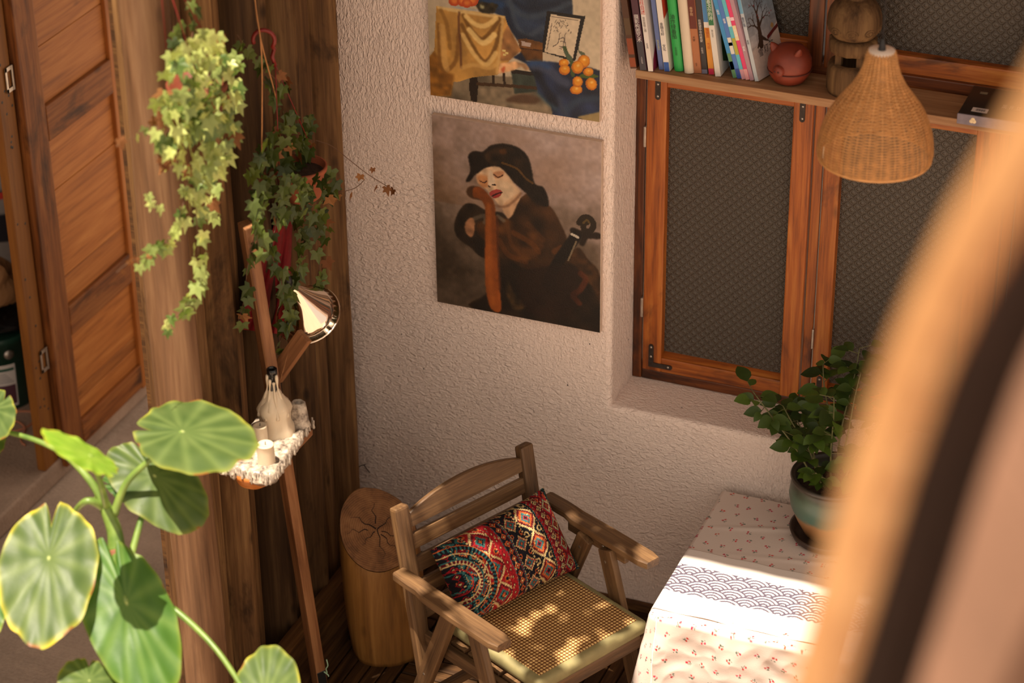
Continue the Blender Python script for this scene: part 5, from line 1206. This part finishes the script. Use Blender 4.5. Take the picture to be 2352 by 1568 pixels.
lathe('shade', [(.012, 0), (.018, .1*hs_), (rs*.45, .45*hs_), (rs*.80, .8*hs_), (rs, hs_), (rs*.97, hs_), (rs*.76, .8*hs_), (rs*.4, .45*hs_), (.01, .1*hs_)], M_CHROME, ms, orient(qa, axd.orthogonal(), axd), 32)
V, F = tube_data([orient(qa, axd.orthogonal(), axd) @ Vector((rs*math.cos(2*PI*k/32), rs*math.sin(2*PI*k/32), hs_)) for k in range(33)], .003, 6); link('rim', mesh('rim', V, F, True), M_CHROME, ms)
lathe('socket', [(.0001, -.05), (.013, -.05), (.014, 0), (.0001, 0)], M_BLACK, ms, orient(qa, axd.orthogonal(), axd), 14)
# ================================================================== WOODEN STAND WITH CANDLE TRAY
b0 = az(738, 1590, 0.0); t0 = ay(566, 515, b0.y-.16)
stand = empty('wooden_stand', b0); tag(stand, 'tall leaning reddish timber stand that carries the candle tray', 'stand')
bd = (t0-b0).normalized(); upv = Vector((.25, -.9, 0))
board('beam', b0, t0, .054, .034, (-.60, -.80, 0), M_RED, stand, .004)
board('foot_sleeve', b0+bd*.005, b0+bd*.11, .056, .030, (-.60, -.80, 0), M_BLACK, stand, .003)
yb = (b0+bd*1.1).y
board('brace', ay(632, 866, yb), ay(700, 770, yb+.03), .05, .022, (-.3, -.9, .1), M_RED, stand, .003)
TRZ = 1.13
trc = az(612, 1032, TRZ)
def tp_(px, py): return az(px, py, TRZ)
board('tray_arm', tp_(585, 1085)+Vector((0, 0, -.035)), tp_(700, 965)+Vector((0, 0, -.035)), .05, .02, UP, M_RED, stand, .003)
# wax covered slab
M_WAX, nt, b = nmat('dripped_wax'); v = coords(nt); nw = ntex(nt, v, 45, 4, .6)
nt.links.new(ramp(nt, nw, [(.32, lin((70, 62, 58))), (.47, lin((150, 136, 122))), (.7, lin((204, 190, 172)))]), b.inputs['Base Color']); b.inputs['Roughness'].default_value = .3; b.inputs['Subsurface Weight'].default_value = .15; b.inputs['Subsurface Radius'].default_value = (.01, .006, .004); bump(nt, b, nw, .5, .006)
M_CANDLE, nt, b = nmat('candle_wax'); b.inputs['Base Color'].default_value = (*lin((206, 188, 162)), 1); b.inputs['Roughness'].default_value = .35; b.inputs['Subsurface Weight'].default_value = .2; b.inputs['Subsurface Radius'].default_value = (.01, .006, .004)
tray = empty('candle_tray', trc); tag(tray, 'rough slab tray crusted with dripped white candle wax', 'candle tray')
c1, c2, c3, c4 = tp_(503, 1068), tp_(622, 1098), tp_(718, 962), tp_(600, 935)
def wax_slab():
    nu, nv = 44, 44; V = []; F = []
    for j in range(nv+1):
        for i in range(nu+1):
            u, v_ = i/nu, j/nv; q = c1.lerp(c2, u).lerp(c4.lerp(c3, u), v_)
            e = min(u, 1-u, v_, 1-v_); q = q+Vector((mnoise.noise(q*22), mnoise.noise(q*22+Vector((5, 0, 0))), 0))*.008
            z = .012*abs(mnoise.noise(q*30))+.006*mnoise.noise(q*60); z -= .03*max(0, 1-e/.05)**2
            V.append(q+UP*z)
    m = (nu+1)
    for j in range(nv):
        for i in range(nu): a = j*m+i; F.append((a, a+1, a+m+1, a+m))
    # underside
    b_ = len(V)
    for j in range(nv+1):
        for i in range(nu+1): V.append(V[j*m+i]*1.0+UP*(-.02 if 0 < i < nu and 0 < j < nv else -.004))
    for j in range(nv):
        for i in range(nu): a = b_+j*m+i; F.append((a, a+m, a+m+1, a+1))
    rim = [j for j in range(m)]+[j*m+nu for j in range(1, nv+1)]+[nv*m+i for i in range(nu-1, -1, -1)]+[j*m for j in range(nv-1, 0, -1)]
    for x, y in zip(rim, rim[1:]+rim[:1]): F.append((y, x, x+b_, y+b_))
    return mesh('wax_slab', V, F, True)
link('wax_slab', wax_slab(), M_WAX, tray)
rnd = random.Random(5)
for k in range(46):
    t = k/45; q = c1.lerp(c2, t*2) if t < .5 else c2.lerp(c3, (t-.5)*2); q = q+Vector((rnd.uniform(-.006, .006), rnd.uniform(-.006, .006), -.012)); L = rnd.uniform(.008, .024); r = rnd.uniform(.003, .006)
    lathe('wax_drip', [(.0001, -L), (r*.8, -L*.85), (r, -L*.6), (r*.6, -.2*L), (r*.8, .012), (.0001, .016)], M_WAX, tray, T(q), 7)
M_BOWL = wood('orange_bowl', (120, 56, 20), (170, 92, 42), (196, 116, 60), 0, .5)
lathe('support_bowl', [(.0001, -.075), (.03, -.073), (.05, -.058), (.058, -.035), (.058, -.022), (.0001, -.02)], M_BOWL, tray, T(tp_(582, 1062)+Vector((0, .0, 0))), 28)
def candle(px, py, r, H, name, label, drip=True, lean=0):
    p = tp_(px, py)+UP*.006; o = empty(name, p); tag(o, label, 'candle'); Mx = T(p) @ RY(lean)
    lathe('wax_body', [(r*1.05, -.006), (r, .004), (r*.98, H*.6), (r*.96, H*.92), (r*1.0, H*.97), (r*.85, H), (r*.6, H*.96), (.0001, H*.95)], M_CANDLE, o, Mx, 26, wob=lambda a, z: 1+.03*math.sin(3*a+z*40))
    tube('wick', [Mx @ Vector((0, 0, H*.95)), Mx @ Vector((.001, 0, H*.95+.010))], .0012, M_BLACK, o, 5)
    return o
candle(612, 1062, .0255, .058, 'pillar_candle', 'stubby white pillar candle at the front of the wax tray')
candle(600, 1020, .021, .060, 'pillar_candle', 'melted white candle between the front candle and the bottle')
q = tp_(688, 975)+UP*.004; o = empty('candle_stub', q); tag(o, 'burnt down leaning candle stub right of the waxed bottle', 'candle')
lathe('wax_body', [(.030, -.004), (.026, .01), (.022, .05), (.019, .072), (.015, .076), (.010, .060), (.0001, .05)], M_WAX, o, T(q), 22, wob=lambda a, z: 1+.10*math.sin(2*a+1)+.05*math.sin(5*a))
q = tp_(634, 990)+UP*.004; bo = empty('wax_bottle', q); tag(bo, 'black-necked bottle thickly coated in melted candle wax', 'bottle')
M_BOTTLE = plain('black_glass', (14, 14, 16), .12)
lathe('bottle', [(.0001, 0), (.036, 0), (.038, .006), (.038, .07), (.034, .092), (.022, .118), (.015, .142), (.0135, .19), (.0155, .192), (.0155, .208), (.0135, .210), (.011, .208), (.0105, .18)], M_BOTTLE, bo, T(q), 28)
def skirt(prof, seed, amp=.16): return lathe('wax_coat', prof, M_CANDLE, bo, T(q), 30, wob=lambda a, z: 1+amp*mnoise.noise(Vector((math.cos(a)*1.8+seed, math.sin(a)*1.8, z*22)))+.06*math.sin(5*a+seed))
skirt([(.060, -.004), (.056, .014), (.048, .03), (.046, .055), (.050, .075), (.044, .092), (.033, .106), (.025, .122)], 3)
skirt([(.045, .07), (.044, .09), (.034, .105), (.024, .125), (.0185, .136), (.0145, .142)], 8, .22)
for k in range(4):
    a = -2.4+k*.75; pts = [q+Vector((math.cos(a)*r, math.sin(a)*r, z)) for r, z in ((.0145, .192-.012*(k % 3)), (.0155, .165), (.0185, .14), (.027, .115), (.041, .088), (.048, .06))]
    tube('wax_run', smoothpath(pts, 3), [.004+.0018*math.sin(i) for i in range(16)], M_CANDLE, bo, 6)
q = tp_(520, 1048)+UP*.012; o = empty('orange_knot', q); tag(o, 'small orange knotted wood ring at the left end of the tray', 'ornament')
V, F = tube_data([q+Vector((.030*math.cos(t), .020*math.sin(t), .012+.008*math.sin(2*t))) for t in [2*PI*k/24 for k in range(25)]], [.0115+.003*math.sin(k*1.9) for k in range(25)], 8); link('ring', mesh('ring', V, F, True), M_BOWL, o)
# mint green tag clipped at the foot of the stand
M_MINT = plain('mint_plastic', (140, 170, 140), .5)
qd = b0.y-.10
V, F = tube_data(smoothpath([ay(750, 1514, qd), ay(753, 1528, qd), ay(749, 1535, qd), ay(751, 1545, qd), ay(744, 1542, qd), ay(753, 1549, qd), ay(755, 1553, qd)], 4), .0022, 6)
mt = tag(link('plastic_hook', mesh('plastic_hook', V, F, True), M_MINT, None), 'tiny mint green plastic hook stuck at the foot of the stand', 'hook')
# twig in the corner of the white wall
M_TWIG = plain('dark_twig', (46, 30, 24), .8)
tw = tag(empty('dry_twig', ay(812, 1085, -.02)), 'thin dark dry twig sticking out beside the plank partition', 'twig')
for pts in ([(812, 1085), (828, 1069), (840, 1066)], [(836, 1068), (849, 1085)], [(814, 1090), (818, 1076)], [(812, 1130), (822, 1120)]): tube('sprig', [ay(a, b_, -.03-.02*i) for i, (a, b_) in enumerate(pts)], .0016, M_TWIG, tw, 5)
# ================================================================== ELEPHANT EAR PLANT
M_ALO = vcol('elephant_ear_leaf', .45, .3, .0, 70, .12)
nt = M_ALO.node_tree; b = nt.nodes['Principled BSDF']; tr = N(nt, 'ShaderNodeBsdfTranslucent'); mx = N(nt, 'ShaderNodeMixShader'); mx.inputs[0].default_value = .28
vc = [n for n in nt.nodes if n.type == 'VERTEX_COLOR'][0]; hs = N(nt, 'ShaderNodeHueSaturation'); hs.inputs['Saturation'].default_value = 1.25; hs.inputs['Value'].default_value = 1.4; nt.links.new(vc.outputs[0], hs.inputs['Color']); nt.links.new(hs.outputs[0], tr.inputs[0])
nt.links.new(b.outputs[0], mx.inputs[1]); nt.links.new(tr.outputs[0], mx.inputs[2]); nt.links.new(mx.outputs[0], nt.nodes['Material Output'].inputs[0])
def stalkmat():
    m, nt, b = nmat('leaf_stalk_green'); n = ntex(nt, coords(nt), 12, 3); nt.links.new(ramp(nt, n, [(.3, lin((74, 102, 40))), (.7, lin((128, 150, 70)))]), b.inputs['Base Color']); b.inputs['Roughness'].default_value = .4; return m
M_STALK = stalkmat()
def alo_leaf(A, Tp, Lf, Rt, seed, yel=.25, cup=.10, wav=.035, base=((52, 74, 34), (94, 110, 62))):
    """heart-shaped leaf: A stalk point, Tp tip, Lf / Rt widest points; all real 3-D positions"""
    A, Tp, Lf, Rt = map(Vector, (A, Tp, Lf, Rt)); t = Tp-A; wv = (Rt-Lf)/2; mid = (Rt+Lf)/2-A
    nrm = t.cross(wv).normalized(); 
    if nrm.dot(Vector(CAM)-A) < 0: nrm = -nrm
    na, nr = 120, 22; V = []; cols = []; F = []; rnd = random.Random(seed); ph = rnd.uniform(0, 6)
    size = max(t.length, wv.length)
    veins = [math.radians(a) for a in (0, 24, -24, 50, -50, 78, -78, 108, -108, 138, -138, 162, -162)]
    for i in range(na):
        th = 2*PI*i/na-PI
        # heart outline in (u along tip, v across)
        c_ = math.cos(th); s_ = math.sin(th); r = 1.0/((abs(c_)**2.3+abs(s_)**2.3)**(1/2.3))
        back = abs(th) > PI/2
        rr_ = r*(1 if not back else 1-.30*min(1, (abs(th)-PI/2)/.9)); 
        if abs(th) > PI*.94: rr_ *= 1-.40*(abs(th)/PI-.94)/.06
        if abs(th) < .5: rr_ *= 1+.10*(1-abs(th)/.5)
        rr_ *= 1+.007*math.sin(9*th+ph)+.007*math.sin(17*th+ph*2)+.03*mnoise.noise(Vector((th*2, seed, 0)))
        for j in range(1, nr+1):
            f = j/nr; u = c_*rr_*f; v_ = s_*rr_*f; dv = min(abs((th-a+PI) % (2*PI)-PI) for a in veins)
            vein = math.exp(-(dv*f*15)**2)
            h = cup*size*(-(f**2)*.6)+size*.004*(1-vein)*f+wav*size*f**4*.6*math.sin(13*th+ph)+.02*size*mnoise.noise(Vector((u*3, v_*3, seed)))-size*.008*math.exp(-(dv*f*14)**2)*f
            V.append(A+t*u+wv*v_+mid*(abs(v_))*.0+nrm*h)
            g0, g1 = np.array(base[0])/255., np.array(base[1])/255.; mix_ = .35+.35*mnoise.noise(Vector((u*4, v_*4, seed+3)))+.25*f; col = g0*(1-mix_)+g1*mix_
            col = col*(1-vein*.22)+np.array((170, 184, 112))/255.*vein*.22
            ey = max(0, (f-.90)/.10)**1.2*max(0, .06+yel*2*mnoise.noise(Vector((th*2.2, seed*2, 1)))+yel); col = col*(1-ey)+np.array((214, 196, 62))/255.*ey
            if f > .96 and mnoise.noise(Vector((th*3, seed, 9))) > .42-yel*.3: col = np.array((146, 86, 40))/255.
            cols.append(col)
    V.append(A); cols.append(np.array((190, 200, 130))/255.); cidx = len(V)-1
    for i in range(na):
        k = (i+1) % na; F.append((cidx, k*nr, i*nr))
        for j in range(nr-1): F.append((k*nr+j, k*nr+j+1, i*nr+j+1, i*nr+j))
    return mesh('leaf_blade', V, F, True, linarr(np.clip(np.array(cols), 0, 1)))
D0 = 6.30
tb = ad(268, 1275, D0); tlow = ad(372, 1590, D0+.06); tfoot = Vector((tlow.x+.10, tlow.y-.02, .36))
alo = empty('elephant_ear', (tfoot.x, tfoot.y, 0)); tag(alo, 'large elephant ear plant with broad green leaves in the left foreground', 'plant')
M_TRUNK = plain('ringed_trunk', (128, 76, 50), .7, nz=.45, nscale=40, bmp=.6); M_PLPOT = plain('plain_planter', (120, 82, 60), .7, nz=.2)
lathe('planter', [(.0001, 0), (.14, 0), (.15, .01), (.185, .33), (.2, .335), (.2, .37), (.185, .37), (.175, .33), (.0001, .32)], M_PLPOT, alo, T(tfoot.x, tfoot.y, 0), 36)
tube('trunk', smoothpath([tfoot, tlow, ad(318, 1430, D0+.03), ad(276, 1300, D0), ad(266, 1262, D0)], 5), [.036-.010*i/20 for i in range(21)], M_TRUNK, alo, 14)
def stalk(pts, r0, r1, name='leaf_stalk'):
    path = smoothpath([ad(*p) for p in pts], 6); n = len(path); return tube(name, path, [r0+(r1-r0)*(i/(n-1))**.7 for i in range(n)], M_STALK, alo, 10)
stalk([(268, 1262, D0), (262, 1215, D0), (240, 1160, D0), (225, 1135, D0)], .025, .014, 'leaf_sheath')
stalk([(245, 1175, D0), (212, 1110, D0-.02), (150, 1045, D0+.0), (80, 1010, D0+.04), (-10, 985, D0+.10)], .0125, .006)
stalk([(245, 1165, D0), (228, 1100, D0-.22), (206, 1048, D0-.40)], .0105, .006)
stalk([(262, 1180, D0), (290, 1110, D0-.03), (345, 1055, D0-.06), (418, 992, D0-.06)], .012, .006)
stalk([(238, 1165, D0), (200, 1150, D0-.04), (165, 1185, D0+.02), (114, 1272, D0-.10)], .012, .006)
stalk([(278, 1390, D0-.06), (296, 1300, D0-.03), (322, 1200, D0), (350, 1110, D0+.03)], .014, .006)
stalk([(275, 1260, D0), (262, 1300, D0-.05), (290, 1382, D0-.13)], .012, .006)
stalk([(340, 1360, D0+.02), (420, 1415, D0-.02), (500, 1495, D0-.08), (570, 1600, D0-.12)], .011, .006)
stalk([(300, 1500, D0), (250, 1545, D0-.1), (200, 1590, D0-.18)], .010, .006)
def lf(A, Tp, Lf, Rt, seed, **kw): link('leaf_blade', alo_leaf(ad(*A), ad(*Tp), ad(*Lf), ad(*Rt), seed, **kw), M_ALO, alo)
lf((418, 990, D0-.06), (578, 1012, D0-.12), (440, 918, D0+.10), (400, 1082, D0-.20), 1, yel=.25)
lf((355, 1092, D0+.03), (408, 1212, D0-.02), (492, 1085, D0+.03), (268, 1062, D0-.03), 2, yel=.15, cup=.14)
lf((112, 1280, D0-.13), (98, 1470, D0-.26), (232, 1330, D0-.11), (2, 1345, D0-.15), 3, yel=.6, wav=.03, cup=.03)
lf((290, 1382, D0-.13), (345, 1600, D0-.22), (420, 1420, D0-.12), (196, 1400, D0-.16), 4, yel=.15, base=((48, 82, 30), (84, 120, 48)))
lf((205, 1562, D0-.18), (205, 1640, D0-.25), (140, 1535, D0-.20), (285, 1560, D0-.17), 5, yel=.3)
lf((610, 1610, D0-.12), (620, 1485, D0-.02), (705, 1580, D0-.12), (545, 1580, D0-.12), 6, yel=.35)
lf((206, 1046, D0-.40), (112, 985, D0-.46), (165, 1042, D0-.52), (232, 1018, D0-.30), 7, yel=.3, base=((104, 150, 40), (156, 190, 70)))
lf((-15, 940, D0+.10), (-60, 1000, D0+.04), (-20, 850, D0+.26), (60, 925, D0+.08), 8, yel=.3); lf((-25, 1005, D0+.14), (-60, 1060, D0+.06), (-20, 960, D0+.2), (42, 1005, D0+.1), 9, yel=.15)
lf((275, 1120, D0+.02), (330, 1140, D0), (262, 1082, D0+.05), (285, 1150, D0), 10, yel=.05, base=((40, 74, 26), (70, 106, 38)))
lf((-40, 1370, D0-.02), (-60, 1480, D0-.1), (28, 1370, D0), (-100, 1370, D0), 11, yel=.4, base=((48, 82, 30), (84, 120, 48)))
# ================================================================== CLUTTER BEHIND THE DOORWAY
bc = az(28, 948, SLABZ); bc = Vector((bc.x-.10, bc.y+.10, SLABZ)); M_GREEN = plain('green_bucket', (24, 56, 44), .4)
bu = empty('paint_bucket', bc); tag(bu, 'dark green paint bucket with white label in the doorway', 'bucket')
Rb, Hb = .135, .315
lathe('body', [(.0001, 0), (.122, 0), (.124, .004), (Rb, Hb-.03), (Rb+.006, Hb-.028), (Rb+.006, Hb), (Rb-.004, Hb), (.0001, Hb-.01)], M_GREEN, bu, T(bc), 36)
def onbucket(name, a0, a1, z0, z1, m, dr=.0015, n=10):
    V = []; F = []
    for i in range(n+1):
        a = a0+(a1-a0)*i/n
        for z in (z0, z1): r = .124+(Rb-.124)*z/(Hb-.03)+dr; V.append(bc+Vector((r*math.cos(a), r*math.sin(a), z)))
    for i in range(n): F.append((2*i, 2*i+2, 2*i+3, 2*i+1))
    return link(name, mesh(name, V, F), m, bu)
fa = math.atan2(CAM[1]-bc.y, CAM[0]-bc.x)
onbucket('paper_label', fa-.55, fa+.42, .02, .205, cm((206, 198, 192))); onbucket('label_picture', fa-.5, fa+.38, .03, .115, cm((86, 50, 62)), .0022); onbucket('label_strip', fa-.5, fa+.38, .178, .190, cm((40, 84, 66)), .0022)
onbucket('white_sticker', fa-.9, fa-.12, .225, .272, cm((214, 208, 200)))
for k in range(5): onbucket('label_line', fa-.48, fa+.34-.05*k, .128+.009*k, .131+.009*k, cm((120, 116, 116)), .0022)
a_ = fa-.28; rr_ = .133; 
link('lettering', text_me('RP', .026, False), cm((40, 40, 44)), bu, orient(bc+Vector((rr_*math.cos(a_)+.003, rr_*math.sin(a_)-.002, .253)), Vector((-math.sin(a_), math.cos(a_), 0)), Vector((math.cos(a_), math.sin(a_), 0))))
a_ = fa+.28; lathe('handle_lug', [(.0001, .010), (.014, .010), (.02, .004), (.02, 0)], M_STEEL, bu, orient(bc+Vector((Rb*math.cos(a_), Rb*math.sin(a_), .25)), UP, Vector((math.cos(a_), math.sin(a_), 0))), 16)
def lump(name, c, rx, ry, rz, amp, fr, m, label, cat, seed=0, n=26):
    V = []; F = []
    for i in range(n//2+1):
        p = PI*i/(n//2)
        for k in range(n):
            a = 2*PI*k/n; d = Vector((math.sin(p)*math.cos(a), math.sin(p)*math.sin(a), -math.cos(p))); r = 1+amp*mnoise.noise(d*fr+Vector((seed, 0, 0)))+amp*.5*abs(mnoise.noise(d*fr*2.4+Vector((0, seed, 0)))); V.append((d.x*rx*r, d.y*ry*r, max(d.z, -.7)*rz*r))
    for i in range(n//2):
        for k in range(n): F.append((i*n+k, i*n+(k+1) % n, (i+1)*n+(k+1) % n, (i+1)*n+k))
    return tag(link(name, mesh(name, V, F, False), m, None, T(c)), label, cat)
tz = SLABZ+Hb
tpz = Vector((bc.x, bc.y, tz))
lump('plastic_bag', tpz+Vector((-.0, .02, .036)), .14, .14, .042, .3, 2.5, plain('black_plastic', (18, 15, 15), .35), 'crumpled black plastic bag on the green bucket', 'bag', 3)
lump('paper_bag', tpz+Vector((-.0, .0, .172)), .10, .11, .095, .35, 1.6, plain('kraft_paper', (150, 106, 66), .8), 'crumpled brown paper bag on top of the bucket', 'paper bag', 6)
sc_ = Vector((-5.22, .86, SLABZ)); sk_ = empty('white_sack', sc_); tag(sk_, 'tall white sack with black and red print leaning in the storeroom', 'sack')
lathe('sack_body', [(.0001, 0), (.16, .0), (.18, .05), (.185, .4), (.17, .75), (.14, .95), (.0001, .98)], plain('white_woven', (150, 140, 134), .7, nz=.1), sk_, T(sc_), 24, wob=lambda a, z: 1+.06*math.sin(3*a+z*5))
def onsack(name, a0, a1, z0, z1, m):
    V = []; F = []
    for i in range(11):
        a = a0+(a1-a0)*i/10
        for z in (z0, z1): r = .19*(1+.06*math.sin(3*a+z*5))+.004; V.append(sc_+Vector((r*math.cos(a), r*math.sin(a), z)))
    for i in range(10): F.append((2*i, 2*i+2, 2*i+3, 2*i+1))
    link(name, mesh(name, V, F), m, sk_)
onsack('black_print', fa-.6, fa+.5, .44, .56, cm((34, 32, 40))); onsack('red_print', fa-.4, fa+.5, .63, .66, cm((190, 50, 40)))
M_CORDO = plain('pink_orange_cord', (186, 120, 88), .7)
V, F = tube_data(smoothpath([az(-30, 960, SLABZ+.004), az(30, 945, SLABZ+.004), az(80, 948, SLABZ+.004), az(70, 975, SLABZ+.005), az(30, 990, SLABZ+.004), az(15, 975, SLABZ+.006), az(40, 968, SLABZ+.012), az(58, 985, SLABZ+.006), az(48, 1010, SLABZ+.004), az(58, 1022, SLABZ+.004)], 6), .0042, 7)
tag(link('cord', mesh('cord', V, F, True), M_CORDO), 'loose pinkish orange cord coiled on the doorway step', 'cord')
# ================================================================== LEAFY VINE ABOVE THE ARMCHAIR (out of frame; added to dapple the seat)
rnd = random.Random(77); zc = 3.52
def up_sun(p, z): return Vector((p.x-SUN_K[0]*(z-p.z), p.y-SUN_K[1]*(z-p.z), z))
vc_ = up_sun(C(0, 0, .45), zc); vine = empty('leafy_branch', (vc_.x, EY, EZ)); tag(vine, 'unseen leafy branch added above the armchair to dapple it', 'branch')
big = leaf_mesh('branch_leaf', .085, .026, droop=.2)
for (f0, s0, f1, s1) in ((-.30, -.10, .24, .05), (-.28, .2, .22, .28), (-.3, -.3, .1, -.30)):
    a, b_ = up_sun(C(f0, s0, .45), zc+.1), up_sun(C(f1, s1, .45), zc-.05); a.x = max(a.x, -2.86); st0 = Vector((a.x+.15, EY+.02, EZ-.01)); tube('twig', smoothpath([st0, a, (a+b_)/2+UP*.03, b_], 6), .006, M_VINE, vine, 6)
k = 0
while k < 280:
    f, s = rnd.uniform(-.40, .27), rnd.uniform(-.34, .42); lit = 0.0
    if s < -.17 and f > -.10: lit = 1.0           # front half of the near arm stays sunny
    elif f > .02 and s < .1: lit = .45
    elif f > .13 and s < .2: lit = .3
    if rnd.random() < lit: continue
    if up_sun(C(f, s, .5), zc).x < -2.93: k += .5; continue
    if C(f, s, .5).x > -1.99: k += .3; continue
    p = up_sun(C(f, s, .5), zc+rnd.uniform(-.12, .12)); a = rnd.uniform(0, 2*PI); link('leaf', big, M_ROSE, vine, orient(p, (math.cos(a), math.sin(a), -.2), (rnd.uniform(-.5, .5), rnd.uniform(-.5, .5), 1)) @ Matrix.Scale(rnd.uniform(.9, 1.45), 4)); k += 1
# ================================================================== STAIR RAIL CLOSE TO THE CAMERA
M_RAILW = wood('pale_rail', (176, 112, 72), (202, 136, 92), (222, 158, 112), 0, .5, .6, .2); M_RAILD = plain('painted_gap_shadow', (32, 17, 10), .7, nz=.3, spec=.1); M_RAILT = plain('tan_board', (146, 108, 86), .6, nz=.15, nscale=8)  # the near-black tone paints the deep shadow beside the handrail
def swept(name, pts, wd, th, mat, parent):
    """board of rectangular section that follows a gently bent line"""
    P = smoothpath(pts, 8); V = []; F = []; n = 8; hw, ht = wd/2, th/2; bv = min(hw, ht)*.35
    sec = [(-hw+bv, -ht), (hw-bv, -ht), (hw, -ht+bv), (hw, ht-bv), (hw-bv, ht), (-hw+bv, ht), (-hw, ht-bv), (-hw, -ht+bv)]
    for i, p in enumerate(P):
        d = (P[min(i+1, len(P)-1)]-P[max(i-1, 0)]).normalized(); up = Vector((-.2, -.5, 1)); up = (up-d*up.dot(d)).normalized(); sd = d.cross(up)
        for (a, b_) in sec: V.append(p+sd*a+up*b_)
    for i in range(len(P)-1):
        for k in range(n): F.append((i*n+k, i*n+(k+1) % n, (i+1)*n+(k+1) % n, (i+1)*n+k))
    F.append(tuple(range(n))[::-1]); F.append(tuple(range((len(P)-1)*n, len(P)*n)))
    return link(name, mesh(name, V, F), mat, parent)
def rail_line(xs, d0):
    ys = (60, 600, 1000, 1590); P = [ad(x, y, d0+.6*(y-60)/1530.) for x, y in zip(xs, ys)]
    return [P[0]+(P[0]-P[1]).normalized()*.7]+P+[P[-1]+(P[-1]-P[-2]).normalized()*1.1]
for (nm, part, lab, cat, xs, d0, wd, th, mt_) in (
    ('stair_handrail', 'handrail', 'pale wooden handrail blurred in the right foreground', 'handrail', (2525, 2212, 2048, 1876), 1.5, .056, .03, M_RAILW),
    ('shadow_gap_board', 'gap_shade_strip', 'near-black strip standing in for the shadow gap beside the pale handrail', 'board', (2755, 2400, 2212, 2022), 1.56, .075, .02, M_RAILD),  # strip put where the gap lies in shadow
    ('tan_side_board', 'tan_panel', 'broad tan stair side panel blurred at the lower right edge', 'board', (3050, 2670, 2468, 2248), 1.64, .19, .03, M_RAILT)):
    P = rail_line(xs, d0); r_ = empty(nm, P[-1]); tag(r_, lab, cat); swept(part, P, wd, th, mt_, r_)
